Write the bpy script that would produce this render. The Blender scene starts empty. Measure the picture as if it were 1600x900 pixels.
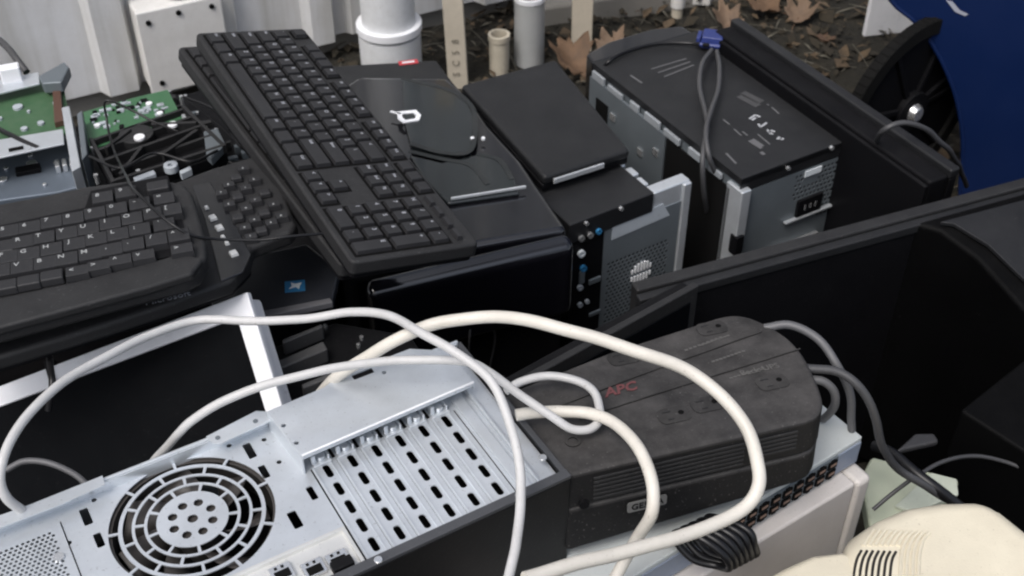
import bpy, bmesh, math, random
from mathutils import Vector, Matrix, geometry, noise
R = math.radians
random.seed(7)
S = bpy.context.scene
C = S.collection
# ---------------------------------------------------------------- camera, light, exposure
FPX, CAMH, PITCH = 1900.0, 1.25, 40.0
cd = bpy.data.cameras.new('camera'); cam = bpy.data.objects.new('camera', cd); C.objects.link(cam)
cam.location = (0, 0, CAMH); cam.rotation_euler = (R(90 - PITCH), 0, 0)
cd.sensor_width = 36; cd.lens = FPX / 1600 * 36; cd.clip_end = 500; cd.clip_start = .02
cd.dof.use_dof = True; cd.dof.focus_distance = .98; cd.dof.aperture_fstop = 16.0
S.camera = cam
W = bpy.data.worlds.new('World'); S.world = W; W.use_nodes = True
nt = W.node_tree; bg = nt.nodes['Background']
sky = nt.nodes.new('ShaderNodeTexSky'); sky.sky_type = 'NISHITA'; sky.sun_disc = False
sky.sun_elevation = R(58); sky.sun_rotation = R(-147); sky.dust_density = 4; sky.ozone_density = .6
hs = nt.nodes.new('ShaderNodeHueSaturation'); hs.inputs['Saturation'].default_value = .62
nt.links.new(sky.outputs[0], hs.inputs['Color'])
wt = nt.nodes.new('ShaderNodeTexCoord'); wz_ = nt.nodes.new('ShaderNodeTexNoise'); wz_.inputs['Scale'].default_value = 3.2; wz_.inputs['Detail'].default_value = 7; wz_.inputs['Roughness'].default_value = .6
nt.links.new(wt.outputs['Generated'], wz_.inputs['Vector'])
wr_ = nt.nodes.new('ShaderNodeMapRange'); wr_.inputs[1].default_value = .38; wr_.inputs[2].default_value = .62; wr_.inputs[3].default_value = .45; wr_.inputs[4].default_value = 1.75; nt.links.new(wz_.outputs[0], wr_.inputs[0])
wm = nt.nodes.new('ShaderNodeMix'); wm.data_type = 'RGBA'; wm.blend_type = 'MULTIPLY'; wm.inputs[0].default_value = 1; nt.links.new(hs.outputs[0], wm.inputs[6]); nt.links.new(wr_.outputs[0], wm.inputs[7])
nt.links.new(wm.outputs[2], bg.inputs[0])
bg.inputs[1].default_value = .15
sd = bpy.data.lights.new('sun', 'SUN'); sun = bpy.data.objects.new('sun', sd); C.objects.link(sun)
sd.energy = 1.4; sd.angle = R(25); sd.color = (1, .985, .965)
sun.rotation_euler = (R(32), 0, R(-33))
sun.location = (0, 0, 5)
S.view_settings.view_transform = 'Standard'; S.view_settings.look = 'None'
S.view_settings.exposure = 0.12; S.view_settings.gamma = 1.0
S.render.engine = 'CYCLES'
S.cycles.max_bounces = 8
S.cycles.filter_width = 2.2

# ---------------------------------------------------------------- geometry from the camera model (photo pixels, 1600 x 900)
_c, _s = math.cos(R(PITCH)), math.sin(R(PITCH))
CAM = Vector((0, 0, CAMH))
def ray(px, py):
    u, v = (px - 800) / FPX, (450 - py) / FPX
    return Vector((u, _s * v + _c, _c * v - _s))
def at(px, py, z):
    d = ray(px, py); return CAM + d * ((z - CAMH) / d.z)
def pix(p):
    q = Vector(p) - CAM; f = q.y * _c - q.z * _s; u = q.y * _s + q.z * _c
    return (800 + FPX * q.x / f, 450 - FPX * u / f)
class Fr:
    def __init__(s, o, x, y):
        x = x.normalized(); z = x.cross(y).normalized(); y = z.cross(x)
        s.M = Matrix((x, y, z)).transposed().to_4x4(); s.M.translation = o; s.I = s.M.inverted()
    def hit(s, px, py, c=0.0, ax=2):
        o = s.I @ CAM; d = (s.I.to_3x3() @ ray(px, py)); t = (c - o[ax]) / d[ax]
        return o + d * t
    def h2(s, pts, c=0.0):
        return [s.hit(a, b, c).to_2d() for a, b in pts]
def level(px, py, z, yaw):
    a = R(yaw); return Fr(at(px, py, z), Vector((math.cos(a), math.sin(a), 0)), Vector((-math.sin(a), math.cos(a), 0)))
def frame2(p0, z, pxx, pxy, sx=1, sy=1):
    r0, rx, ry = ray(*p0), ray(*pxx), ray(*pxy)
    x = r0.cross(rx).cross(Vector((0, 0, 1))).normalized(); o = at(*p0, z)
    if (at(*pxx, z) - o).dot(x) < 0: x = -x
    y = r0.cross(ry).cross(x).normalized()
    if (at(*pxy, z) - o).dot(y) < 0: y = -y
    return Fr(o, x * sx, y * sy)
def frame3(p0, z, pxx, pxy, sx=1, sy=1, lean=0.0):
    """right-angled frame through three seen points, its y side leaning by the given slope"""
    r0, rx, ry = ray(*p0), ray(*pxx), ray(*pxy); n1 = r0.cross(rx).normalized(); n2 = r0.cross(ry).normalized(); o = at(*p0, z); best = None
    xh = n1.cross(Vector((0, 0, 1))).normalized()
    if (at(*pxx, z) - o).dot(xh) < 0: xh = -xh
    for k in range(-240, 241):
        x = Matrix.Rotation(R(k / 4), 3, n1) @ xh; y = n2.cross(x).normalized()
        if (at(*pxy, z) - o).dot(y) < 0: y = -y
        t = -abs(abs(y.z) - lean) - .01 * abs(x.z)
        if y.z > 0: t -= 5
        if best is None or t > best[0]: best = (t, x, y)
    return Fr(o, best[1] * sx, best[2] * sy)
def euler(o, rz, rx, ry):
    m = Matrix.Rotation(R(rz), 3, 'Z') @ Matrix.Rotation(R(ry), 3, 'Y') @ Matrix.Rotation(R(rx), 3, 'X')
    return Fr(Vector(o), m.col[0], m.col[1])

# ---------------------------------------------------------------- materials
MATS = {}
def mat(name, col, rough=.5, metal=0, dust=0, dcol=(.20, .20, .20), dsc=9, bump=0, bsc=400, spec=.5, var=.1, coat=0, up=True):
    if name in MATS: return MATS[name]
    m = bpy.data.materials.new(name); m.use_nodes = True; n = m.node_tree; b = n.nodes['Principled BSDF']
    L = n.links.new; N = n.nodes.new
    tc = N('ShaderNodeTexCoord'); co = tc.outputs['Object']
    b.inputs['Metallic'].default_value = metal; b.inputs['Specular IOR Level'].default_value = spec
    b.inputs['Coat Weight'].default_value = coat; b.inputs['Coat Roughness'].default_value = .08
    nz = N('ShaderNodeTexNoise'); nz.inputs['Scale'].default_value = dsc; nz.inputs['Detail'].default_value = 6; nz.inputs['Roughness'].default_value = .65
    L(co, nz.inputs['Vector'])
    mr = N('ShaderNodeMapRange'); mr.inputs[1].default_value = .3; mr.inputs[2].default_value = .75
    mr.inputs[3].default_value = 1 - var; mr.inputs[4].default_value = 1 + var; L(nz.outputs[0], mr.inputs[0])
    mx = N('ShaderNodeMix'); mx.data_type = 'RGBA'; mx.blend_type = 'MULTIPLY'; mx.inputs[0].default_value = 1
    mx.inputs[6].default_value = (*col, 1); L(mr.outputs[0], mx.inputs[7]); out = mx.outputs[2]
    rr = N('ShaderNodeMapRange'); rr.inputs[1].default_value = .3; rr.inputs[2].default_value = .7
    rr.inputs[3].default_value = max(.02, rough - .08); rr.inputs[4].default_value = min(1, rough + .1)
    L(nz.outputs[0], rr.inputs[0]); L(rr.outputs[0], b.inputs['Roughness'])
    if dust:
        n2 = N('ShaderNodeTexNoise'); n2.inputs['Scale'].default_value = dsc * 3.1; n2.inputs['Detail'].default_value = 8; n2.inputs['Roughness'].default_value = .7
        L(co, n2.inputs['Vector'])
        m2 = N('ShaderNodeMapRange'); m2.inputs[1].default_value = .35; m2.inputs[2].default_value = .8; m2.inputs[3].default_value = dust * .25; m2.inputs[4].default_value = dust
        L(n2.outputs[0], m2.inputs[0]); f = m2.outputs[0]
        if up:   # dust settles on what faces up
            g = N('ShaderNodeNewGeometry'); sp = N('ShaderNodeSeparateXYZ'); L(g.outputs['True Normal'], sp.inputs[0])
            q = N('ShaderNodeMapRange'); q.inputs[1].default_value = .1; q.inputs[2].default_value = .8; q.inputs[3].default_value = .05; q.inputs[4].default_value = 1
            L(sp.outputs[2], q.inputs[0]); mm = N('ShaderNodeMath'); mm.operation = 'MULTIPLY'; L(f, mm.inputs[0]); L(q.outputs[0], mm.inputs[1]); f = mm.outputs[0]
        md = N('ShaderNodeMix'); md.data_type = 'RGBA'; L(f, md.inputs[0]); L(out, md.inputs[6]); md.inputs[7].default_value = (*dcol, 1); out = md.outputs[2]
    if dust:
        n4 = N('ShaderNodeTexNoise'); n4.inputs['Scale'].default_value = 420; n4.inputs['Detail'].default_value = 2; L(co, n4.inputs['Vector'])
        m4 = N('ShaderNodeMapRange'); m4.inputs[1].default_value = .66; m4.inputs[2].default_value = .74; m4.inputs[3].default_value = 0; m4.inputs[4].default_value = min(.5, dust * 2.2); L(n4.outputs[0], m4.inputs[0])
        m5 = N('ShaderNodeMix'); m5.data_type = 'RGBA'; L(m4.outputs[0], m5.inputs[0]); L(out, m5.inputs[6]); m5.inputs[7].default_value = (*[c * .8 for c in dcol], 1); out = m5.outputs[2]
    L(out, b.inputs['Base Color'])
    if bump:
        n3 = N('ShaderNodeTexNoise'); n3.inputs['Scale'].default_value = bsc; n3.inputs['Detail'].default_value = 3; L(co, n3.inputs['Vector'])
        bp = N('ShaderNodeBump'); bp.inputs['Strength'].default_value = bump; bp.inputs['Distance'].default_value = .0006
        L(n3.outputs[0], bp.inputs['Height']); L(bp.outputs[0], b.inputs['Normal'])
    MATS[name] = m; return m
BLK = mat('black_plastic', (.005, .005, .006), .5, dust=.035, bump=.25, spec=.09)
BLK2 = mat('black_plastic_worn', (.016, .016, .017), .55, dust=.10, bump=.3, spec=.3)
KEYM = mat('key_plastic', (.019, .019, .021), .5, dust=.07, bump=.2, spec=.35)
LEG = mat('legend_grey', (.34, .35, .38), .5)
LEGW = mat('legend_white', (.55, .56, .56), .5)
GLO = mat('glossy_black', (.004, .004, .006), .09, dust=.03, dsc=14, coat=.6, spec=.5)
SCRN = mat('dark_screen', (.0025, .003, .004), .5, dust=.02, dsc=5, spec=.03)
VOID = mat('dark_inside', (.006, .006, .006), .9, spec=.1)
MTB = mat('black_painted_steel', (.012, .0125, .014), .48, dust=.08, dsc=5, bump=.2, bsc=700, spec=.3)
UPSM = mat('ups_plastic', (.008, .008, .0085), .6, spec=.22, dust=.46, dcol=(.19, .18, .175), dsc=8, bump=.4, bsc=500)
UPSD = mat('ups_dark_patch', (.010, .010, .010), .6, spec=.22, dust=.34, dcol=(.2, .19, .185), dsc=9)
STL = mat('galvanised_steel', (.72, .76, .80), .34, metal=.6, dust=.36, dcol=(.42, .43, .44), dsc=11, bump=.15, bsc=300, up=False)
STD = mat('dull_steel', (.17, .195, .215), .45, metal=.35, dust=.25, dcol=(.12, .14, .15), dsc=8, bump=.15, up=False)
CHR = mat('bright_metal', (.72, .73, .74), .25, metal=.8)
WHT = mat('white_gloss_plastic', (.86, .87, .90), .3, dust=.06, dcol=(.5, .48, .45), up=False)
WHB = mat('white_cable_rubber', (.56, .56, .56), .45, dust=.3, dcol=(.36, .34, .31), dsc=25, up=False)
WHC = mat('ivory_cable_rubber', (.66, .63, .57), .45, dust=.25, dcol=(.42, .38, .31), dsc=25, up=False)
GRC = mat('grey_cable_rubber', (.10, .10, .105), .5, dust=.2)
DGC = mat('dark_grey_cable_rubber', (.045, .045, .048), .5, dust=.15)
BKC = mat('black_cable_rubber', (.005, .005, .006), .33, dust=.03, spec=.4)
CRM = mat('cream_plastic', (.70, .645, .51), .45, dust=.3, dcol=(.48, .42, .32), dsc=9, bump=.3, bsc=500, up=False)
BGE = mat('pinkish_beige_steel', (.60, .57, .55), .5, dust=.3, dcol=(.42, .38, .34), dsc=8, bump=.2, up=False)
GRP = mat('pale_grey_steel', (.50, .53, .53), .45, dust=.3, dcol=(.42, .43, .4), dsc=8, bump=.2, up=False)
BLG = mat('blue_grey_panel', (.20, .24, .32), .45, dust=.3, dcol=(.35, .36, .38), dsc=25, up=False)
GRC2 = mat('charcoal_cable_rubber', (.055, .055, .058), .5, dust=.12)
PCB = mat('green_board', (.035, .13, .055), .4, dust=.25, dcol=(.16, .22, .15), dsc=30)
PCB2 = mat('dark_green_board', (.03, .10, .04), .5, dust=.25, dcol=(.2, .22, .16), dsc=30)
PALEG = mat('pale_green_plastic', (.42, .46, .34), .5, dust=.4, dcol=(.5, .5, .42), dsc=12)
WOOD = mat('weathered_wood', (.58, .52, .42), .8, dust=.35, dcol=(.3, .27, .22), dsc=12, bump=.5, bsc=120, up=False)
PVC = mat('grey_white_pvc', (.74, .76, .78), .4, dust=.3, dcol=(.35, .33, .29), dsc=14, up=False)
PVG = mat('grey_conduit', (.38, .39, .39), .55, dust=.4, dcol=(.45, .45, .43), dsc=10, up=False)
STUB = mat('stained_beige_pipe', (.60, .55, .45), .6, dust=.5, dcol=(.26, .22, .15), dsc=14, up=False)
BLUE = mat('blue_bin_plastic', (.002, .012, .062), .5, spec=.25, dust=.08, dcol=(.03, .04, .08), dsc=5, bump=.3, bsc=250, up=False)
BLUC = mat('blue_connector', (.025, .04, .17), .4)
RUB = mat('black_tyre_rubber', (.005, .005, .005), .8, spec=.12, dust=.07, dcol=(.05, .048, .045), dsc=15, up=False)
RED = mat('red_print', (.45, .05, .06), .6)
STK = mat('grey_sticker', (.42, .46, .50), .5, dust=.2)
STR = mat('silver_trim', (.62, .64, .66), .25, metal=.5)
BRN = mat('copper_contact', (.20, .13, .10), .5)
STKB = mat('blue_sticker', (.03, .17, .35), .4); STKW = mat('white_sticker', (.7, .75, .78), .4)
JBX = mat('white_box_paint', (.78, .77, .75), .5, dust=.3, dcol=(.4, .37, .32), dsc=8, bump=.3, bsc=200, up=False)
CONC = mat('stained_concrete', (.24, .23, .21), .9, dust=.4, dcol=(.12, .11, .09), dsc=6, bump=.8, bsc=60)
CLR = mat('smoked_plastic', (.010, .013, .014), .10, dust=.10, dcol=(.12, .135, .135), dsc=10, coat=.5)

# ---------------------------------------------------------------- mesh builder
class MB:
    def __init__(s): s.v = []; s.f = []; s.m = []
    def add(s, v, f, mi=0, T=None):
        k = len(s.v); s.v += [tuple(T @ Vector(p)) if T else tuple(p) for p in v]
        s.f += [[a + k for a in q] for q in f]; s.m += [mi] * len(f); return s
    def box(s, x0, x1, y0, y1, z0, z1, mi=0, T=None):
        v = [(x, y, z) for z in (z0, z1) for y in (y0, y1) for x in (x0, x1)]
        return s.add(v, [(0, 2, 3, 1), (4, 5, 7, 6), (0, 1, 5, 4), (1, 3, 7, 5), (3, 2, 6, 7), (2, 0, 4, 6)], mi, T)
    def taper(s, x0, x1, y0, y1, z0, z1, d, mi=0, T=None):
        v = [(x0, y0, z0), (x1, y0, z0), (x0, y1, z0), (x1, y1, z0), (x0 + d, y0 + d, z1), (x1 - d, y0 + d, z1), (x0 + d, y1 - d, z1), (x1 - d, y1 - d, z1)]
        return s.add(v, [(0, 2, 3, 1), (4, 5, 7, 6), (0, 1, 5, 4), (1, 3, 7, 5), (3, 2, 6, 7), (2, 0, 4, 6)], mi, T)
    def prism(s, pts, z0, z1, mi=0, T=None, grow=0):
        a = sum(pts[i - 1][0] * pts[i][1] - pts[i][0] * pts[i - 1][1] for i in range(len(pts)))
        if a < 0: pts = pts[::-1]
        n = len(pts); cx = sum(p[0] for p in pts) / n; cy = sum(p[1] for p in pts) / n
        za = z0 if callable(z0) else (lambda x, y: z0); zb = z1 if callable(z1) else (lambda x, y: z1)
        lo = [(cx + (p[0] - cx) * (1 + grow), cy + (p[1] - cy) * (1 + grow)) for p in pts]
        v = [(p[0], p[1], za(*p)) for p in lo] + [(p[0], p[1], zb(p[0], p[1])) for p in pts]
        return s.add(v, [list(range(n))[::-1], list(range(n, 2 * n))] + [(i, (i + 1) % n, n + (i + 1) % n, n + i) for i in range(n)], mi, T)
    def tube(s, pts, r, n=10, mi=0, T=None, caps=True):
        pts = [Vector(p) for p in pts]; v = []; f = []; up = None
        for i, p in enumerate(pts):
            t = (pts[min(i + 1, len(pts) - 1)] - pts[max(i - 1, 0)]).normalized()
            if up is None: up = t.orthogonal().normalized()
            up = (up - t * up.dot(t)).normalized(); w = t.cross(up); rr = r(i / (len(pts) - 1)) if callable(r) else r
            v += [p + (up * math.cos(2 * math.pi * j / n) + w * math.sin(2 * math.pi * j / n)) * rr for j in range(n)]
        for i in range(len(pts) - 1):
            f += [(i * n + j, i * n + (j + 1) % n, (i + 1) * n + (j + 1) % n, (i + 1) * n + j) for j in range(n)]
        if caps: f += [list(range(n))[::-1], [(len(pts) - 1) * n + j for j in range(n)]]
        return s.add(v, f, mi, T)
    def cyl(s, c, r, h, ax=2, n=24, mi=0, r2=None, T=None):
        c = Vector(c); r2 = r if r2 is None else r2; v = []
        for k, rr in ((0, r), (1, r2)):
            for j in range(n):
                a = 2 * math.pi * j / n; q = [rr * math.cos(a), rr * math.sin(a), h * k]
                q = q if ax == 2 else ([q[2], q[0], q[1]] if ax == 0 else [q[1], q[2], q[0]])
                v.append(c + Vector(q))
        return s.add(v, [list(range(n))[::-1], list(range(n, 2 * n))] + [(j, (j + 1) % n, n + (j + 1) % n, n + j) for j in range(n)], mi, T)
    def ring(s, c, r0, r1, z0, z1, n=40, mi=0, T=None):
        v = []; f = []
        for r, z in ((r0, z0), (r1, z0), (r1, z1), (r0, z1)):
            v += [(c[0] + r * math.cos(2 * math.pi * j / n), c[1] + r * math.sin(2 * math.pi * j / n), z) for j in range(n)]
        for k in range(4):
            a, b = k * n, ((k + 1) % 4) * n
            f += [(a + j, a + (j + 1) % n, b + (j + 1) % n, b + j) for j in range(n)]
        return s.add(v, f, mi, T)
    def sheet(s, outline, holes, z0, z1, mi=0, T=None):
        """a thin plate with real openings"""
        def ccw(l): return l if sum(l[i - 1][0] * l[i][1] - l[i][0] * l[i - 1][1] for i in range(len(l))) > 0 else l[::-1]
        loops = [ccw([tuple(p) for p in outline])] + [ccw([tuple(p) for p in h]) for h in holes]
        vs = []; fs = []
        for l in loops:
            k = len(vs); vs += [Vector(p) for p in l]; fs.append([k + i for i in range(len(l))])
        ov, oe, of, _, _, orig = geometry.delaunay_2d_cdt(vs, [], fs, 1, 1e-7)
        keep = [list(q) for q, o in zip(of, orig) if list(o) == [0]]
        n = len(ov); v = [(p[0], p[1], z0) for p in ov] + [(p[0], p[1], z1) for p in ov]
        f = []
        cnt = {}
        for q in keep:
            f.append([a + n for a in q]); f.append(q[::-1])
            for i in range(len(q)): cnt[(q[i - 1], q[i])] = 1
        for (a, b) in cnt:
            if (b, a) not in cnt: f.append((a, b, b + n, a + n))
        return s.add(v, f, mi, T)
    def text(s, txt, size, T, depth=.0002, mi=0, bold=0, shear=0):
        cu = bpy.data.curves.new('t', 'FONT'); cu.body = txt; cu.size = size; cu.extrude = depth; cu.align_x = 'CENTER'; cu.align_y = 'CENTER'
        cu.offset = bold; cu.shear = shear; cu.resolution_u = 2
        o = bpy.data.objects.new('t', cu); C.objects.link(o); bpy.context.view_layer.update()
        me = o.evaluated_get(bpy.context.evaluated_depsgraph_get()).to_mesh()
        v = [q.co.copy() for q in me.vertices]; f = [list(q.vertices) for q in me.polygons]
        s.add(v, f, mi, T); bpy.data.objects.remove(o); bpy.data.curves.remove(cu); return s
    def mesh(s, name, mats, smooth=40):
        me = bpy.data.meshes.new(name); me.from_pydata(s.v, [], s.f); me.validate()
        for m in (mats if isinstance(mats, (list, tuple)) else [mats]): me.materials.append(m)
        if len(me.polygons) == len(s.m): me.polygons.foreach_set('material_index', s.m)
        if smooth:
            me.polygons.foreach_set('use_smooth', [True] * len(me.polygons)); me.set_sharp_from_angle(angle=R(smooth))
        me.update(); return me
    def build(s, name, mats, parent=None, bevel=0, seg=2, smooth=40, label=None, M=None, sub=0):
        return obj(name, s.mesh(name, mats, smooth), parent, bevel, seg, label, M, sub)
def obj(name, me, parent=None, bevel=0, seg=2, label=None, M=None, sub=0):
    o = bpy.data.objects.new(name, me); C.objects.link(o)
    if parent: o.parent = parent
    if M is not None: o.matrix_local = M
    if bevel:
        b = o.modifiers.new('bevel', 'BEVEL'); b.width = bevel; b.segments = seg; b.limit_method = 'ANGLE'; b.angle_limit = R(38); b.harden_normals = True
    if sub:
        q = o.modifiers.new('sub', 'SUBSURF'); q.levels = q.render_levels = sub
    if label: o['label'] = label
    return o
def tag(o, label=None, cat=None, group=None, kind=None):
    if label: o['label'] = label
    if cat: o['category'] = cat
    if group: o['group'] = group
    if kind: o['kind'] = kind
    return o
def thing(name, label, cat, fr, group=None):
    o = bpy.data.objects.new(name, None); C.objects.link(o); o.empty_display_size = .05
    o.matrix_world = fr.M if isinstance(fr, Fr) else Matrix.Translation(fr)
    return tag(o, label, cat, group)
def arc(c, r, a0, a1, n=8): return [(c[0] + r * math.cos(R(a0 + (a1 - a0) * i / n)), c[1] + r * math.sin(R(a0 + (a1 - a0) * i / n))) for i in range(n + 1)]
def circ(c, r, n=12): return arc(c, r, 0, 360, n)[:-1]
def rect(x0, x1, y0, y1): return [(x0, y0), (x1, y0), (x1, y1), (x0, y1)]
def rrect(x0, x1, y0, y1, r, n=4):
    return arc((x1 - r, y1 - r), r, 0, 90, n) + arc((x0 + r, y1 - r), r, 90, 180, n) + arc((x0 + r, y0 + r), r, 180, 270, n) + arc((x1 - r, y0 + r), r, 270, 360, n)
def spline(P, n=10):
    P = [Vector(p) for p in P]; Q = [P[0] * 2 - P[1]] + P + [P[-1] * 2 - P[-2]]; o = []
    for i in range(1, len(Q) - 2):
        a, b, c, d = Q[i - 1:i + 3]
        for k in range(n):
            t = k / n; o.append(.5 * ((2 * b) + (c - a) * t + (2 * a - 5 * b + 4 * c - d) * t * t + (3 * b - 3 * c + d - a) * t ** 3))
    return o + [P[-1]]
def cable(name, pts, r, m, label, cat='cable', group=None, n=10):
    P = [at(x, y, z) for x, y, z in pts]; o0 = P[0].copy()
    sp_ = spline(P); k_ = min(1, r / .003)
    sp_ = [p + Vector((noise.noise(p * 23 + Vector((r * 900, 0, 0))), noise.noise(p * 23 + Vector((5, r * 900, 0))), .4 * noise.noise(p * 23 + Vector((0, 9, 1))))) * .0022 * k_ for p in sp_]
    mb = MB(); mb.tube([p - o0 for p in sp_], r, n)
    o = mb.build(name, m); o.location = o0; return tag(o, label, cat, group)
# ---------------------------------------------------------------- setting: ground
def soil_mat():
    m = bpy.data.materials.new('leafy_soil'); m.use_nodes = True; n = m.node_tree; b = n.nodes['Principled BSDF']; N = n.nodes.new; L = n.links.new
    tc = N('ShaderNodeTexCoord'); a = N('ShaderNodeTexNoise'); a.inputs['Scale'].default_value = 14; a.inputs['Detail'].default_value = 10; a.inputs['Roughness'].default_value = .75
    L(tc.outputs['Object'], a.inputs['Vector']); r = N('ShaderNodeValToRGB'); e = r.color_ramp.elements
    e[0].position = .3; e[0].color = (.006, .005, .003, 1); e[1].position = .8; e[1].color = (.045, .038, .025, 1)
    k = r.color_ramp.elements.new(.5); k.color = (.016, .014, .009, 1)
    L(a.outputs[0], r.inputs[0]); L(r.outputs[0], b.inputs['Base Color']); b.inputs['Roughness'].default_value = .95
    v = N('ShaderNodeTexNoise'); v.inputs['Scale'].default_value = 90; v.inputs['Detail'].default_value = 8; L(tc.outputs['Object'], v.inputs['Vector'])
    bp = N('ShaderNodeBump'); bp.inputs['Distance'].default_value = .01; bp.inputs['Strength'].default_value = .9; L(v.outputs[0], bp.inputs['Height']); L(bp.outputs[0], b.inputs['Normal'])
    return m
SOIL = soil_mat()
mb = MB(); gx = [-80, -6] + [-2 + i * .05 for i in range(81)] + [6, 80]; gy = [-80, -4] + [0 + i * .05 for i in range(71)] + [8, 80]
v = []
for y in gy:
    for x in gx:
        z = .012 * noise.noise(Vector((x * 5, y * 5, 0))) + .006 * noise.noise(Vector((x * 17, y * 17, 3))) if abs(x) < 3 and 0 <= y < 4 else 0
        v.append((x, y, z))
nx = len(gx)
mb.add(v, [(j * nx + i, j * nx + i + 1, (j + 1) * nx + i + 1, (j + 1) * nx + i) for j in range(len(gy) - 1) for i in range(nx - 1)])
tag(mb.build('ground', SOIL, smooth=80), kind='structure')
# chips and crumbs of dead leaf on the soil
lit1 = mat('dry_litter', (.10, .07, .042), .9, var=.5, dsc=60); lit2 = mat('dark_litter', (.03, .024, .015), .95, var=.4, dsc=60); lit3 = mat('grey_twig', (.13, .12, .095), .9)
mb = MB()
for i in range(4200):
    x = random.uniform(-.45, 1.25); y = random.uniform(1.45, 2.75); s = random.choice((.006, .009, .013, .02)) * random.uniform(.6, 1.3)
    T = Matrix.Translation((x, y, .006 + random.random() * .012)) @ Matrix.Rotation(random.random() * 6.3, 4, 'Z') @ Matrix.Rotation(random.uniform(-.5, .5), 4, 'X') @ Matrix.Rotation(random.uniform(-.5, .5), 4, 'Y')
    w = s * random.uniform(.25, .8)
    k = random.choice((0, 0, 1, 1, 1, 2))
    if k == 2: w = .0015; s *= 2.2
    mb.add([(-s, -w * .3, 0), (0, -w, .002), (s, 0, 0), (0, w, .003), (-s, -w * .3, -.001), (0, -w, .001), (s, 0, -.001), (0, w, .002)], [(0, 1, 2, 3), (7, 6, 5, 4), (0, 4, 5, 1), (1, 5, 6, 2), (2, 6, 7, 3), (3, 7, 4, 0)], k, T)
tag(mb.build('leaf_litter', [lit1, lit2, lit3]), kind='stuff')

# ---------------------------------------------------------------- wall, footing, pipes
def wall_mat():
    m = mat('dirty_white_wall', (.76, .77, .79), .45, dust=.35, dcol=(.36, .33, .27), dsc=3, bump=.3, bsc=60, up=False)
    n = m.node_tree; b = n.nodes['Principled BSDF']; L = n.links.new; N = n.nodes.new
    src = b.inputs['Base Color'].links[0].from_socket; tc = N('ShaderNodeTexCoord'); mp = N('ShaderNodeMapping'); mp.inputs['Scale'].default_value = (22, 22, 1.6); L(tc.outputs['Object'], mp.inputs['Vector'])
    z = N('ShaderNodeTexNoise'); z.inputs['Scale'].default_value = 1; z.inputs['Detail'].default_value = 7; L(mp.outputs[0], z.inputs['Vector'])
    r = N('ShaderNodeMapRange'); r.inputs[1].default_value = .42; r.inputs[2].default_value = .75; r.inputs[3].default_value = 0; r.inputs[4].default_value = .75; L(z.outputs[0], r.inputs[0])
    k = N('ShaderNodeMix'); k.data_type = 'RGBA'; L(r.outputs[0], k.inputs[0]); L(src, k.inputs[6]); k.inputs[7].default_value = (.34, .33, .29, 1); L(k.outputs[2], b.inputs['Base Color'])
    return m
wa = R(28); wd = Vector((math.cos(wa), math.sin(wa), 0)); wn = Vector((-math.sin(wa), math.cos(wa), 0))
WF = Fr(Vector((-.19, 2.335, 0)), wd, wn)   # local x runs to the right along the wall, -y faces the camera
def wallx(px, py, c=0): return WF.hit(px, py, c, 1)
prof = []   # (x, depth) profile of the ribbed sheet, depth towards the camera is negative
def rib(xa, xb, d=-.028, e=.012): prof.extend([(xa - e, 0), (xa, d), (xb, d), (xb + e, 0)])
prof.append((-4.0, 0))
xx = -3.9
r0 = wallx(170, 60).x
ribs = [r0 - .32 * k for k in range(11, 0, -1)] + [r0]
for r_ in ribs: rib(r_ - .025, r_ + .03)
rj = wallx(360, 60).x; rib(rj - .012, rj + .012, -.02, .006)
r1 = wallx(498, 60).x; rib(r1 - .02, r1 + .025)
rk = wallx(560, 30).x; rib(rk - .02, rk + .05, -.015, .01)
r2 = wallx(768, 15).x; rib(r2 - .03, r2 + .03)
for k in range(1, 4): rib(r2 + .3 * k - .03, r2 + .3 * k + .03)
prof.append((r2 + 1.05, 0))
t = thing('ribbed_wall', 'dirty white ribbed metal wall standing behind the whole pile', 'wall', WF)
mb = MB(); n = len(prof); hb = .045; ht = 2.6
v = [(x, y, hb) for x, y in prof] + [(x, y, ht) for x, y in prof] + [(x, .05, ht) for x, y in prof] + [(x, .05, hb) for x, y in prof]
f = []
for i in range(n - 1):
    f += [(i, i + 1, n + i + 1, n + i), (n + i, n + i + 1, 2 * n + i + 1, 2 * n + i), (2 * n + i, 2 * n + i + 1, 3 * n + i + 1, 3 * n + i), (3 * n + i, 3 * n + i + 1, i + 1, i)]
f += [(0, n, 2 * n, 3 * n), (n - 1, 4 * n - 1, 3 * n - 1, 2 * n - 1)]
mb.add(v, f); mb.build('cladding', wall_mat(), t, smooth=0)
mb = MB(); mb.box(-4, r2 + 1.05, .02, .16, -.1, .06); mb.build('footing', CONC, t, bevel=.004)
# concrete kerb to the right
KF = Fr(at(905, 36, 0), Vector((math.cos(R(18)), math.sin(R(18)), 0)), Vector((-math.sin(R(18)), math.cos(R(18)), 0)))
mb = MB(); mb.box(-.12, .38, .0, .12, -.05, .05); o = mb.build('concrete_kerb', CONC, bevel=.01); o.matrix_world = KF.M
tag(o, 'short grey stained concrete kerb in front of the wall, right of the pipes', 'kerb')

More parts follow.
